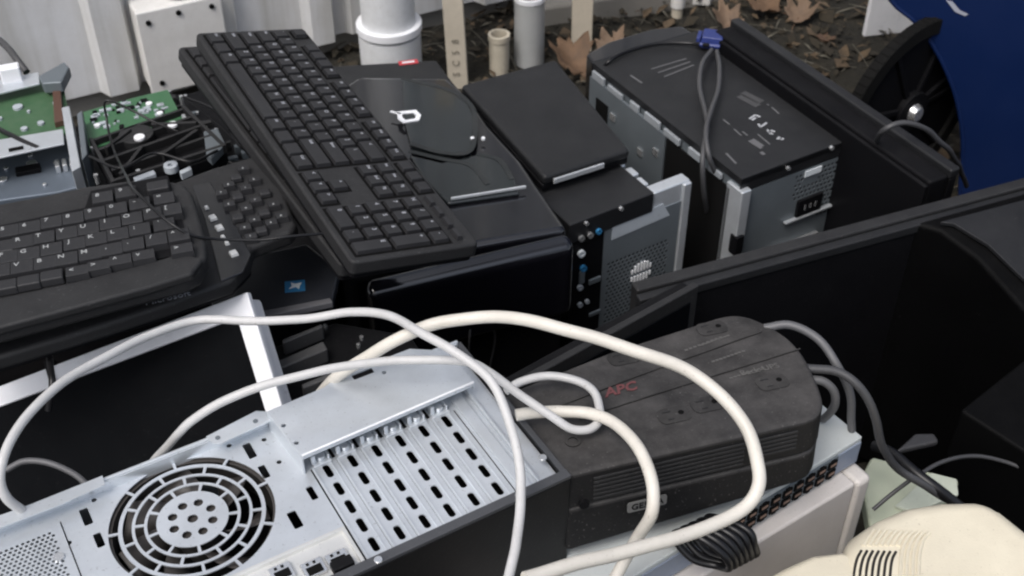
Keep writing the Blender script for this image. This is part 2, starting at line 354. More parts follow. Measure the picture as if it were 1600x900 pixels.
# junction box
JF = Fr(WF.M @ wallx(240, 148, -.075), wd, wn)
w_ = JF.hit(370, 90, 0, 1).x
t = thing('junction_box', 'white metal junction box with corner screws mounted on the ribbed wall', 'junction box', JF)
mb = MB(); mb.box(0, .155, .012, .075, 0, .165); mb.build('box', JBX, t, bevel=.006)
mb = MB(); mb.box(-.002, .157, 0, .010, -.002, .167); mb.build('cover', JBX, t, bevel=.003)
for x, z in ((.018, .145), (.137, .15), (.075, .152), (.02, .02), (.135, .02)):
    mb = MB(); mb.cyl((x, -.003, z), .005, .003, 1, 12); mb.build('screw', VOID, t)
mb = MB(); mb.cyl((.09, .04, .17), .025, .02, 2, 24); mb.cyl((.09, .04, .19), .019, 1.2, 2, 24); mb.build('conduit', PVG, t)

# pvc downpipe
def vpipe(name, label, pxl, pxr, pyb, z, prt, cat='pipe', group=None):
    a, b = at(pxl, pyb, z), at(pxr, pyb, z); r = (b - a).length / 2 * .98; c = (a + b) / 2 + Vector((0, r, 0)); return thing(name, label, cat, Vector((c.x, c.y, 0)), group), r
t, r = vpipe('downpipe', 'wide grey white plastic downpipe with a collar, left of the wooden stake', 556, 657, 98, .10, None)
zc = min([k * .005 for k in range(4, 80)], key=lambda z: abs(pix((t.location.x, t.location.y - r, z))[1] - 66))
mb = MB(); mb.cyl((0, 0, zc), r * .86, 2.2, 2, 40); mb.build('pipe', PVC, t)
mb = MB(); mb.cyl((0, 0, 0), r * .97, zc - .012, 2, 40, r2=r); mb.build('coupling', PVC, t)
mb = MB(); mb.ring((0, 0), r * .85, r * 1.05, zc - .006, zc + .010, 40); mb.build('collar', WHT, t, bevel=.002)

def stake(label, px0, px1, pyb, z, pxt0, pxt1, h, cat='stake', group='wooden stakes by the wall'):
    a, b = at(px0, pyb, z), at(px1, pyb, z); w = (b - a).length; c = (a + b) / 2
    t = thing('wooden_stake', label, cat, Vector((c.x, c.y, 0)), group)
    mb = MB(); lean = (pxt0 + pxt1 - px0 - px1) / 2 / pyb
    for k in range(1):
        mb.prism([(-w / 2, 0), (w / 2, 0), (w / 2, .02), (-w / 2, .02)], z - .02, h)
    for i, q in enumerate(mb.v): mb.v[i] = (q[0] + lean * (q[2] - z) * .35, q[1], q[2])
    mb.build('board', WOOD, t, bevel=.002)
    return t, w
t, w = stake('tall pale wooden stake with faint dark print between the downpipe and the short beige pipe', 700, 731, 126, .02, 688, 720, .9)
mb = MB(); ink = mat('faded_ink', (.22, .20, .16), .8)
for k, ch in enumerate('SC58'):
    T = Matrix.Translation((-.002 - .0, -.0015, (.0) + .035 + k * .024)) @ Matrix.Rotation(R(90), 4, 'X') @ Matrix.Rotation(R(90), 4, 'Z')
    mb.text(ch, .02, T, mi=0)
mb.build('print', ink, t)
t, w = stake('pale wooden stake ending above the dry leaves, right of the grey conduit', 893, 925, 68, .02, 892, 922, .9)

t, r = vpipe('short_pipe', 'short stained beige pipe stub standing in the soil behind the flat black casing', 764, 796, 108, .02, None, group='cut pipes by the wall')
mb = MB(); mb.ring((0, 0), r * .78, r, -.02, .085, 28); mb.build('tube', STUB, t, bevel=.002)
mb = MB(); mb.ring((0, 0), r * .8, r * 1.1, .075, .088, 28); mb.build('rim', STUB, t, bevel=.001)
t, r = vpipe('grey_pipe', 'open grey pipe with white scuffs standing between the beige stub and the right stake', 803, 851, 95, .02, None, group='cut pipes by the wall')
mb = MB(); mb.ring((0, 0), r * .86, r, -.02, .145, 32); mb.build('tube', PVG, t, bevel=.001)
mb = MB(); mb.ring((0, 0), r * .84, r * 1.05, .140, .150, 32); mb.build('rim', WHT, t, bevel=.001)
t, r = vpipe('small_pipe', 'small white capped pipe stub poking from the leafy soil above the dry leaves', 1047, 1070, 30, .0, None, group='cut pipes by the wall')
mb = MB(); mb.cyl((0, 0, -.02), r * .8, .05, 2, 20); mb.build('tube', STUB, t)
mb = MB(); mb.cyl((0, 0, .02), r, .03, 2, 20); mb.build('cap', JBX, t, bevel=.004)
mb = MB(); mb.prism([(-.025, 0), (.02, -.006), (.028, .012), (-.01, .02)], 0, .02)
o = mb.build('plastic_scrap', JBX, bevel=.003); o.location = at(1094, 8, 0.0); tag(o, 'white plastic scrap on the soil at the top edge of the picture', 'scrap')

# ---------------------------------------------------------------- dry leaves
def leaf_outline(n=7, seed=0):
    rnd = random.Random(seed); pts = []
    lobes = [(-90, .75), (-62, .62), (-35, .85), (-15, .62), (10, .8), (35, 1.0), (55, .66), (72, .85), (92, 1.15), (112, .8), (124, .62), (148, 1.0), (170, .72), (190, .85), (212, .62), (238, .7)]
    for a, r in lobes:
        r *= rnd.uniform(.85, 1.12); pts.append((r * math.cos(R(a)), r * math.sin(R(a))))
        pts.append((r * .93 * math.cos(R(a + 7)), r * .93 * math.sin(R(a + 7))))
    return pts
LEAFM = [mat('brown_leaf', (.125, .075, .043), .75, var=.35, dsc=40, bump=.6, bsc=80), mat('tan_leaf', (.16, .108, .072), .75, var=.3, dsc=40, bump=.6, bsc=80), mat('dark_leaf', (.11, .065, .04), .8, var=.3, dsc=40)]
def leaf(px, py, z, size, rz, curl, tilt, m, label, seed):
    o_ = leaf_outline(seed=seed); mb = MB(); rnd = random.Random(seed)
    rings = [0, .3, .6, .85, 1]; curl *= 1.25; n = len(o_); v = []
    ph = rnd.random() * 6
    for k in rings[1:]:
        for (x, y) in o_:
            x, y = x * k, y * k; zz = curl * (x * x) * .9 + .18 * math.sin(3 * y + ph) * abs(x) + .1 * rnd.uniform(-1, 1) * k * k + .35 * curl * y * y
            v.append((x * size, y * size, zz * size))
    v.append((0, 0, 0)); c = len(v) - 1; f = [(c, j, (j + 1) % n) for j in range(n)]
    for r_ in range(3): f += [(r_ * n + j, (r_ + 1) * n + j, (r_ + 1) * n + (j + 1) % n, r_ * n + (j + 1) % n) for j in range(n)]
    mb.add(v, f)
    t = thing('dry_leaf', label, 'leaf', Fr(at(px, py, z), *(lambda m3: (m3.col[0], m3.col[1]))(Matrix.Rotation(R(rz), 3, 'Z') @ Matrix.Rotation(R(tilt), 3, 'X'))), 'dry brown leaves on the soil')
    o = mb.build('blade', LEAFM[m], t, smooth=60); q = o.modifiers.new('thick', 'SOLIDIFY'); q.thickness = .0006
    mb = MB(); mb.tube([(0, size * (-.2), .001), (0, -size, .002), (size * .15, -size * 1.6, .004)], lambda u: .0014 * (1 - .5 * u), 6); mb.build('stem', LEAFM[2], t)
leaf(895, 96, .03, .060, 30, .7, 18, 0, 'curled orange brown leaf lying just right of the open grey pipe', 1)
leaf(955, 78, .035, .044, -55, .9, 30, 1, 'folded tan leaf leaning up beside the far left corner of the right tower', 2)
leaf(940, 124, .02, .044, 100, .6, 10, 0, 'brown leaf wedged against the left corner of the black tower with the blue plug', 3)
leaf(1135, 34, .03, .042, 15, .8, 25, 1, 'tan leaf right behind the blue plug', 4)
leaf(1195, 12, .02, .050, 70, .5, 10, 0, 'broad brown leaf at the top edge of the picture above the black slab', 5)
leaf(1250, 24, .02, .042, -30, .7, 15, 1, 'lobed tan leaf right of the broad brown leaf at the top edge', 6)
leaf(1150, 52, .015, .03, -80, .6, 5, 2, 'small dark leaf tucked behind the corner of the black slab', 7)
leaf(1290, 60, .008, .025, 160, .4, 5, 2, 'small dark leaf alone on the bare soil left of the wheel', 8)

# ---------------------------------------------------------------- blue wheeled bin
wz = .20; wc = at(1413, 168, wz); wdir = Vector((math.cos(R(36)), math.sin(R(36)), 0))
BF = Fr(wc - Vector((0, 0, wz)), wdir, Vector((0, 0, 1)).cross(wdir))   # local x along the wheel plane, -y? away from the camera
# local y = Z x wdir -> points to the right/back; the wheel's outside faces -y
t = thing('wheeled_bin', 'big dark blue plastic bin with a black wheel beside the black slab', 'bin', BF)
wr = .160
mb = MB()
BP = level(1503, 200, .17, -12); TB = BF.I @ BP.M @ Matrix.Rotation(R(90), 4, 'X')
edge = [(BP.hit(x, y, 0, 1).x, BP.hit(x, y, 0, 1).z) for x, y in ((1370, -60), (1392, 0), (1432, 36), (1466, 85), (1490, 140), (1502, 195), (1504, 250), (1500, 300), (1508, 345))]
mb.prism(edge + [(edge[-1][0] + .02, -.12), (.75, -.12), (.75, 1.0), (edge[0][0] - .10, 1.0), (edge[0][0] - .06, .5)], -.006, 0, T=TB)
mb.build('side_wall', BLUE, t, bevel=.0025)
mb = MB(); mb.prism([(.16, -.12), (.75, -.12), (.75, 1.0), (.05, 1.0), (.02, .42)], -.5, -.0065, T=TB); mb.build('body', BLUE, t, bevel=.02, seg=3)
mb = MB(); e3 = [TB @ Vector((p[0], p[1], .001)) for p in edge]; mb.tube(spline(e3, 4), .0035, 8); mb.build('wheel_arch', BLUE, t)
mb = MB(); q = [(BP.hit(x, y, 0, 1).x, BP.hit(x, y, 0, 1).z) for x, y in ((1478, 0), (1488, 2), (1500, 16), (1513, 22), (1508, 25), (1492, 18))]; mb.prism(q, .0003, .0008, T=TB); mb.build('scuff_mark', mat('pale_scuff', (.35, .36, .42), .6), t)
T = Matrix.Translation((0, 0, wz)) @ Matrix.Rotation(R(90), 4, 'X')
mb = MB(); mb.ring((0, 0), wr * .84, wr, -.004, .016, 64, T=T)
for k in range(72):
    a = 2 * math.pi * k / 72; mb.box(wr - .004, wr + .0014, -.0030, .0030, -.003, .015, T=T @ Matrix.Rotation(a, 4, 'Z'))
wheel = MB(); wheel.cyl((0, 0, -.004), wr * .85, .012, 2, 48, T=T); wheel = wheel.build('wheel', BLK, t)
mb.build('tyre', RUB, wheel, bevel=.002)
mb = MB()
for k in range(22):
    mb.box(.02, wr * .83, -.0022 if k % 3 else -.005, .0022 if k % 3 else .005, 0, .008 if k % 3 else .014, T=T @ Matrix.Rotation(2 * math.pi * k / 22 + .35, 4, 'Z'))
mb.ring((0, 0), 0.004, .035, 0, .02, 24, T=T); mb.build('spokes', BLK, wheel, bevel=.002)
mb = MB(); mb.cyl((0, 0, .018), .017, .012, 2, 20, r2=.012, T=T); mb.build('hub_cap', CHR, wheel, bevel=.002)
mb = MB()  # pale scuff on the blue side
# white board behind the wheel
mb2 = MB(); mb2.box(0, .16, 0, .012, 0, .55); o = mb2.build('white_board', WHT, bevel=.002)
o.matrix_world = level(1345, 62, 0.0, 12).M; o.matrix_world.translation = at(1350, 58, .0); tag(o, 'white board standing behind the top of the black wheel', 'board')

# ---------------------------------------------------------------- black slab standing on edge
F1 = level(1155, 30, .40, -61); x_end = F1.hit(1500, 262).x
t = thing('flat_desktop', 'long slim black computer slab standing on edge beside the wheel of the blue bin', 'computer', F1)
L1 = x_end
mb = MB(); mb.box(0, L1, -.045, -.012, -.385, -.006); mb.build('body', BLK, t, bevel=.004)
mb = MB(); mb.box(-.004, L1 + .002, -.014, .002, -.012, .002); mb.build('top_trim', MTB, t, bevel=.003)
mb = MB(); mb.box(-.003, L1 + .001, -.0115, .001, -.385, -.0125); mb.build('front_panel', BLK, t, bevel=.002)
mb = MB(); mb.box(0, L1, -.052, -.0455, -.385, -.010); mb.build('rear_panel', BLK, t, bevel=.003)
cable('wire', [(1368, 225, .38), (1380, 205, .43), (1412, 192, .44), (1450, 205, .42), (1490, 245, .36), (1510, 290, .25)], .0035, DGC, 'thin dark wire arching in front of the bin wheel over the slab edge', 'wire')

# ---------------------------------------------------------------- right tower (with the blue plug)
F2 = level(1157, 277, .37, 30.5); Wt = F2.hit(1325, 215).x; Lt = .335; Ht = .37
t = thing('computer_tower', 'black computer tower with white top markings, blue plug on top and steel rear grille', 'computer', F2, 'computer towers standing in the pile')
mb = MB(); mb.box(.001, Wt - .001, .001, Lt, -Ht, -.012)
mb.build('chassis', STD, t, bevel=.001)
mb = MB(); mb.box(-.001, Wt + .004, -.004, Lt + .002, -.011, 0); mb.box(Wt + .0, Wt + .004, -.004, Lt, -Ht, -.002); mb.box(-.001, Wt + .003, -.004, -.002, -.022, -.002)
mb.build('top_cover', MTB, t, bevel=.0015)
# curved front fascia at the far end
pts = [(0, Lt + .003), (Wt, Lt + .003), (Wt, Lt + .03), (Wt * .75, Lt + .045), (Wt * .3, Lt + .045), (.006, Lt + .03)]
mb = MB(); mb.prism(pts, -Ht, -.002); mb.build('front_fascia', GLO, t, bevel=.004)
# open left side: steel inner wall seen, set back, light edge pieces along the top
mb = MB(); mb.box(-.006, -.0015, .15, Lt, -Ht, -.02); mb.build('side_frame', STD, t)
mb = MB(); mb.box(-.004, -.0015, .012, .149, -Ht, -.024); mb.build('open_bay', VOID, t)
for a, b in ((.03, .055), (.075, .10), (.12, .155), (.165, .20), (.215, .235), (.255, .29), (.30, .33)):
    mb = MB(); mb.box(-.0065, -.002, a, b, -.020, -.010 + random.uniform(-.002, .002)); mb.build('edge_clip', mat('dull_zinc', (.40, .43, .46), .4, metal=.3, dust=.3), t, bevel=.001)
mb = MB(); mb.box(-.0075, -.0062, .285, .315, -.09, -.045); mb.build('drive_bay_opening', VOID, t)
mb = MB()
for k in range(5): mb.box(-.0085, -.0062, .16 + k * .035, .172 + k * .035, -.06 - (k % 3) * .02, -.05 - (k % 3) * .02)
mb.build('bracket', CHR, t)
# rear face
holes = []
gx0, gx1 = F2.hit(1243, 275, -.004, 1), F2.hit(1302, 315, -.004, 1)
hx0, hx1 = gx0.x, Wt - .014
for i in range(11):
    for j in range(12):
        x = hx0 + .004 + i * .0068; z = -.032 - j * .0072
        if x > hx1: continue
        if i < 7 and j > 5: continue
        if 1 < i < 6 and 0 < j < 3: continue
        holes.append(circ((x + (.0034 if j % 2 else 0), z), .0027, 6))
T = Matrix.Rotation(R(90), 4, 'X')
mb = MB(); mb.sheet(rect(.012, Wt - .004, -.30, -.024), holes, .0025, .0035, T=T); mb.build('rear_panel', STD, t)
mb = MB(); mb.box(.012, Wt - .004, -.0024, -.001, -.30, -.024); mb.build('rear_backing', VOID, t)
mb = MB(); p = F2.hit(1262, 318, -.004, 1); mb.box(p.x - .022, p.x + .022, -.009, -.004, p.z - .014, p.z + .014); o = mb.build('power_inlet', BLK, t, bevel=.002)
mb = MB()
for k in (-1, 0, 1): mb.box(p.x + k * .009 - .0015, p.x + k * .009 + .0015, -.0095, -.0088, p.z - .004, p.z + .004)
mb.build('pin', CHR, o)
mb = MB(); p = F2.hit(1270, 268, -.004, 1); mb.box(p.x - .014, p.x + .014, -.0055, -.004, p.z - .004, p.z + .005); mb.build('sticker', STKW, t)
for (a, b, zz) in ((1203, 1274, 0), (1224, 1301, 1)):
    pa = F2.hit(a, 387 if zz == 0 else 345, -.004, 1); pb = F2.hit(b, 362 if zz == 0 else 318, -.004, 1)
    mb = MB(); mb.box(pa.x, pb.x, -.010, -.004, (pa.z + pb.z) / 2 - .002, (pa.z + pb.z) / 2 + .0015); mb.build('rear_ledge', STL if zz else CHR, t, bevel=.0008)
mb = MB(); mb.box(-.004, .012, -.012, .02, -Ht, -.016); mb.build('corner_post', STL, t, bevel=.002)
mb = MB(); mb.box(-.006, .008, -.016, -.002, -.115, -.085); mb.build('latch', BLK, t, bevel=.002)
for px, py in ((1230, 262), (1298, 230), (1325, 305)):
    q = F2.hit(px, py, -.004, 1); mb = MB(); mb.cyl((q.x, -.008, q.z), .003, .004, 1, 12); mb.build('screw', CHR, t)
# marks printed on the top cover, running along the tower
def mark(fr, par, pts, w, mi_mat, z=.0, nm='printed_mark'):
    mb = MB()
    for (x0, y0, x1, y1) in pts:
        a, b = fr.hit(x0, y0, z), fr.hit(x1, y1, z); d = (b - a).to_2d(); n_ = Vector((-d.y, d.x)).normalized() * w / 2
        mb.prism([(a.x + n_.x, a.y + n_.y), (b.x + n_.x, b.y + n_.y), (b.x - n_.x, b.y - n_.y), (a.x - n_.x, a.y - n_.y)], z + .0002, z + .0006)
    return mb.build(nm, mi_mat, par)
PRT = mat('white_print', (.42, .43, .45), .6); PRD = mat('grey_print', (.12, .12, .125), .6)
mark(F2, t, [(1171, 186, 1180, 180), (1180, 180, 1188, 183), (1175, 188, 1181, 184), (1185, 194, 1188, 199), (1188, 199, 1198, 192), (1199, 203, 1204, 210), (1204, 204, 1211, 206), (1200, 206, 1208, 210), (1213, 217, 1225, 217), (1216, 214, 1222, 219)], .0028, PRT)
mark(F2, t, [(1184, 210, 1203, 226), (1199, 163, 1201, 165), (1206, 168, 1217, 178), (1130, 187, 1140, 195), (1147, 202, 1158, 212), (1160, 206, 1168, 212)], .0022, PRD)
mark(F2, t, [(1171, 220, 1190, 232), (1176, 218, 1192, 229), (1189, 238, 1194, 242)], .005, PRD)
mark(F2, t, [(1155, 150, 1185, 166), (1160, 145, 1190, 160)], .012, mat('dull_sticker', (.05, .05, .052), .5, dust=.1), nm='label_plate')
mark(F2, t, [(1273, 188, 1296, 206), (1135, 240, 1150, 256), (985, 118, 1003, 130)], .003, PRD, nm='vent_mark')
for k in range(3): mark(F2, t, [(1018 + k * 10, 108 + k * 6, 1072 + k * 6, 92 + k * 5)], .0022, PRD, nm='groove')
# the blue plug and its cords
F2b = level(1118, 72, .372, 75)
t = thing('monitor_plug', 'blue monitor cable plug lying on top of the black tower', 'plug', F2b)
mb = MB(); mb.taper(-.016, .016, -.012, .022, .002, .020, .002); mb.build('shell', BLUC, t, bevel=.002)
mb = MB(); mb.box(-.012, .012, .022, .028, .005, .016); mb.build('contact_face', BLUC, t, bevel=.001)
for s_ in (-1, 1):
    mb = MB(); mb.cyl((s_ * .019, -.008, .010), .0035, .03, 1, 12); mb.build('thumb_screw', BLUC, t, bevel=.001)
mb = MB(); mb.taper(-.008, .008, -.028, -.012, .005, .017, .001); mb.build('boot', BLK, t, bevel=.002)
for P_ in ([(1112, 78, .385), (1097, 100, .39), (1093, 135, .385), (1102, 175, .38), (1105, 200, .385), (1098, 245, .38), (1100, 300, .33), (1108, 350, .25), (1113, 405, .15)], [(1120, 80, .385), (1124, 105, .39), (1122, 140, .385), (1112, 170, .39), (1103, 205, .395), (1108, 245, .38), (1122, 285, .33), (1118, 330, .26), (1112, 380, .18)]):
    mb = MB(); mb.tube([F2b.I @ p for p in spline([at(*p) for p in P_])], .0034, 10); mb.build('cord', GRC2, t)
cable('black_cable', [(1108, 70, .385), (1080, 68, .378), (1030, 68, .376), (985, 78, .376), (950, 98, .374), (935, 120, .34)], .003, BKC, 'thin black cord lying along the far end of the tower top', 'cord')
cable('black_cable', [(1125, 330, .22), (1150, 355, .2), (1180, 375, .2), (1215, 388, .18), (1250, 392, .12)], .006, BKC, 'thick black cord below the steel rear face of the right tower', 'cord')

# ---------------------------------------------------------------- middle tower with steel rear panel
F3 = level(888, 350, .38, 32); W3 = F3.hit(1069, 268).x; H3 = .38
xs = F3.hit(945, 340, 0, 1).x
t = thing('computer_tower', 'computer tower with steel rear mesh panel and port strip, under the flat black casing', 'computer', F3, 'computer towers standing in the pile')
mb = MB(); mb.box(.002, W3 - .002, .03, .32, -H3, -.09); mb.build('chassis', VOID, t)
mb = MB(); mb.box(0, F3.hit(1012, 292).x, -.003, .30, -.03, 0); mb.build('top_cover', MTB, t, bevel=.002)
mb = MB(); mb.box(F3.hit(1012, 292).x + .002, W3, .0, .018, -.05, -.004); [mb.box(F3.hit(1012, 292).x + .001, F3.hit(1012, 292).x + .009 + .003 * (k % 2), .02 + k * .024, .038 + k * .024, -.014, -.003) for k in range(6)]; mb.build('top_flange', STL, t, bevel=.002)
mb = MB(); mb.box(W3 - .012, W3, -.004, .02, -H3, -.006); mb.build('side_post', STL, t, bevel=.002)
holes = []
for i in range(15):
    for j in range(26):
        x = xs + .010 + i * .0064 + (.0032 if j % 2 else 0); z = -.088 - j * .0060
        if x > W3 - .018: continue
        q = F3.hit(1000, 424, 0, 1)
        d = math.hypot(x - q.x, (z - q.z))
        if d < .017: continue
        holes.append(circ((x, z), .0025, 6))
mb = MB(); T = Matrix.Rotation(R(90), 4, 'X'); mb.sheet(rect(xs, W3 - .013, -.36, -.032), holes, 0, .001, T=T); mb.build('rear_panel', STD, t)
mb = MB(); mb.box(.002, W3 - .013, .0015, .028, -H3, -.031); mb.build('rear_backing', VOID, t)
q = F3.hit(1000, 424, 0, 1)
for s_ in (1, -1):
    mb = MB()
    for k in range(-3, 4):
        hh = math.sqrt(max(0, .017 ** 2 - (k * .0048) ** 2)); mb.box(q.x + k * .0048 - .0010, q.x + k * .0048 + .0010, -.003, -.001, *(sorted((q.z + s_ * .003, q.z + s_ * max(.005, hh)))))
    mb.build('fan_guard_bars', WHT, t)
a, b = F3.hit(958, 378, -.001, 1), F3.hit(1045, 330, -.001, 1)
mb = MB(); mb.prism([(F3.hit(x, y, -.001, 1).x, F3.hit(x, y, -.001, 1).z) for x, y in ((955, 375), (957, 352), (1036, 318), (1046, 336))], .001, .0018, T=T); mb.build('sticker', STK, t)
mb = MB(); mb.box(.004, xs - .003, -.002, .001, -.36, -.034); mb.build('port_strip', BLK, t)
for i, (px, py, rr, m_) in enumerate(((907, 371, .004, 'bright_metal'), (921, 366, .004, 'bright_metal'), (934, 360, .004, 'blue_sticker'), (907, 395, .005, 'white_sticker'), (910, 418, .0045, 'blue_sticker'), (905, 448, .004, 'grey_sticker'), (905, 475, .0035, 'grey_sticker'), (916, 470, .003, 'grey_sticker'))):
    q = F3.hit(px, py, -.002, 1); mb = MB(); mb.ring((0, 0), rr * .45, rr, 0, .004, 14, T=Matrix.Translation((q.x, -.002, q.z)) @ T); mb.build('audio_port', MATS[m_], t)
for px, py, w_, h_ in ((928, 437, .009, .004), (928, 488, .009, .003), (908, 432, .004, .010)):
    q = F3.hit(px, py, -.002, 1); mb = MB(); mb.box(q.x - w_, q.x + w_, -.005, -.002, q.z - h_, q.z + h_); mb.build('port', STD, t, bevel=.001)
for px, py in ((969, 325), (915, 348)):
    q = F3.hit(px, py, -.003, 1); mb = MB(); mb.cyl((q.x, -.007, q.z), .0028, .004, 1, 12); mb.build('screw', CHR, t)

# flat black casing lying on it
F4 = frame2((850, 277), .408, (985, 234), (720, 132))
pts = F4.h2([(850, 277), (985, 234), (868, 92), (720, 132)])
xr = pts[1].x; yl = (pts[3].y + pts[2].y) / 2
t = thing('flat_casing', 'flat matt black casing with a bright front edge lying on the middle tower', 'casing', F4)
mb = MB(); mb.prism([(p.x, p.y) for p in pts], -.014, 0); mb.build('lid', MTB, t, bevel=.005, seg=3)
mb = MB(); mb.prism([(p.x, p.y + .003) for p in pts], -.024, -.0145); mb.build('base', BLK, t, bevel=.002)
a, b = F4.hit(856, 273), F4.hit(942, 246)
mb = MB(); mb.box(a.x + .006, b.x, -.0035, -.0005, -.013, -.0055); mb.build('bright_edge', STR, t, bevel=.001)

# ---------------------------------------------------------------- glossy tower with the Q badge
F5 = level(888, 357, .42, 20)
out = F5.h2([(888, 357), (815, 250), (765, 195), (735, 150), (700, 120), (560, 118), (430, 200), (545, 410), (640, 400)])
t = thing('computer_tower', 'glossy black computer tower with square white badge and silver strip, under the straight keyboards', 'computer', F5, 'computer towers standing in the pile')
pp = [(p.x, p.y) for p in out]
mb = MB(); mb.prism(pp, -.025, 0); mb.build('top_panel', GLO, t, bevel=.009, seg=3)
c_ = sum((Vector(p) for p in pp), Vector((0, 0))) / len(pp)
mb = MB(); mb.prism([tuple(c_ + (Vector(p) - c_) * .985) for p in pp], -.42, -.0255); mb.build('body', BLK, t, bevel=.006)
fb = F5.h2([(748, 392), (890, 362), (890, 376), (752, 408)], -.004)
a, b = F5.hit(705, 319), F5.hit(822, 300)
d = (b - a).normalized(); n_ = Vector((-d.y, d.x, 0)) * .0014
mb = MB(); mb.prism([tuple((p).to_2d()) for p in (a - n_, b - n_, b + n_, a + n_)], .0055, .0095); mb.build('silver_strip', STR, t, bevel=.001)
def poly(fr, px, z): return [(p.x, p.y) for p in fr.h2(px, z)]
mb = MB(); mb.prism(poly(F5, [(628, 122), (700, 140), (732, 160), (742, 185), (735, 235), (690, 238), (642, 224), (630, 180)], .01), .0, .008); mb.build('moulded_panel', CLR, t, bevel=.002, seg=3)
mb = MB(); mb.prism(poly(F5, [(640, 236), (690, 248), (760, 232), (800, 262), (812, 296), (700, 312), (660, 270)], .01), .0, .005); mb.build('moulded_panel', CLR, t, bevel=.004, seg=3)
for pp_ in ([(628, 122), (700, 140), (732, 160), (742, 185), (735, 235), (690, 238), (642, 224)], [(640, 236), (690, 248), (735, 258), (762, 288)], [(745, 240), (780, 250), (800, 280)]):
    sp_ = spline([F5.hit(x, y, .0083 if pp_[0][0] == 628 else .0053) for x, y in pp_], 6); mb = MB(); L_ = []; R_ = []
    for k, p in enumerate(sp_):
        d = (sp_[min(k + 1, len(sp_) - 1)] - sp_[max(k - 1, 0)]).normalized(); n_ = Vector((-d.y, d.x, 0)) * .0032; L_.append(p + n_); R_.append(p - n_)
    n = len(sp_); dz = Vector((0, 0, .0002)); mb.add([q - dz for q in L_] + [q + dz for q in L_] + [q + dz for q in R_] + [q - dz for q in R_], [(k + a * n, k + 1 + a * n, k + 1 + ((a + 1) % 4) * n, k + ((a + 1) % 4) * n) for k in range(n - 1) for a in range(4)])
    mb.build('rim_reflection', mat('painted_rim_reflection', (.022, .025, .026), .5, dust=.10, spec=.2), t, smooth=0)  # paler flat bands paint the gloss reflections along the moulded panel borders
# badge : a squared ring with a tail
mb = MB(); bz = .0085
o_ = F5.h2([(620, 176), (650, 173), (658, 181), (655, 189), (630, 193), (622, 187)], bz); c_ = sum(o_, Vector((0, 0))) / 6
mb.sheet([tuple(p) for p in o_], [[tuple(c_ + (p - c_) * .58) for p in o_]], bz, bz + .0015)
a, b = F5.hit(610, 175, bz), F5.hit(626, 179, bz); d = (b - a).normalized(); n_ = Vector((-d.y, d.x, 0)) * .0015
mb.prism([tuple(q.to_2d()) for q in (a - n_, b - n_, b + n_, a + n_)], bz, bz + .0015)
mb.build('badge', WHT, t)
mb = MB()
for px, py in ((738, 216), (755, 216)):
    q = F5.hit(px, py, .008); mb.cyl((q.x, q.y, .006), .0025, .003, 2, 10)
mb.build('power_light', WHT, t)
# glossy chamfered front fascia
f_ = [F5.hit(x, y, -.001) for x, y in ((745, 392), (890, 358))]; e_ = (f_[1] - f_[0]).normalized(); f_[0] = f_[0] - e_ * .13; o_ = Vector((e_.y, -e_.x, 0)) * .020
mb = MB(); v = [f_[0], f_[1], f_[1] + o_ + Vector((0, 0, -.012)), f_[0] + o_ + Vector((0, 0, -.012))]; mb.add(v + [p + Vector((0, 0, -.10)) for p in v], [(3, 2, 1, 0), (4, 5, 6, 7), (0, 1, 5, 4), (1, 2, 6, 5), (2, 3, 7, 6), (3, 0, 4, 7)])
mb.build('front_fascia', GLO, t, bevel=.011, seg=4)

# black box behind with the red sticker
F6 = level(700, 120, .37, 14)
t = thing('black_box', 'matt black computer case with a small red and white sticker behind the glossy tower', 'computer', F6)
mb = MB(); mb.prism(poly(F6, [(742, 168), (705, 124), (682, 93), (560, 100), (440, 108), (500, 190)], 0), -.37, 0); mb.build('case', MTB, t, bevel=.004)
q = F6.hit(638, 98, 0); mb = MB(); mb.box(q.x - .014, q.x + .014, q.y - .006, q.y + .006, .0003, .001); o = mb.build('sticker', RED, t)
mb = MB(); mb.box(q.x - .009, q.x + .009, q.y - .002, q.y + .002, .001, .0014); mb.build('white_band', STKW, o)
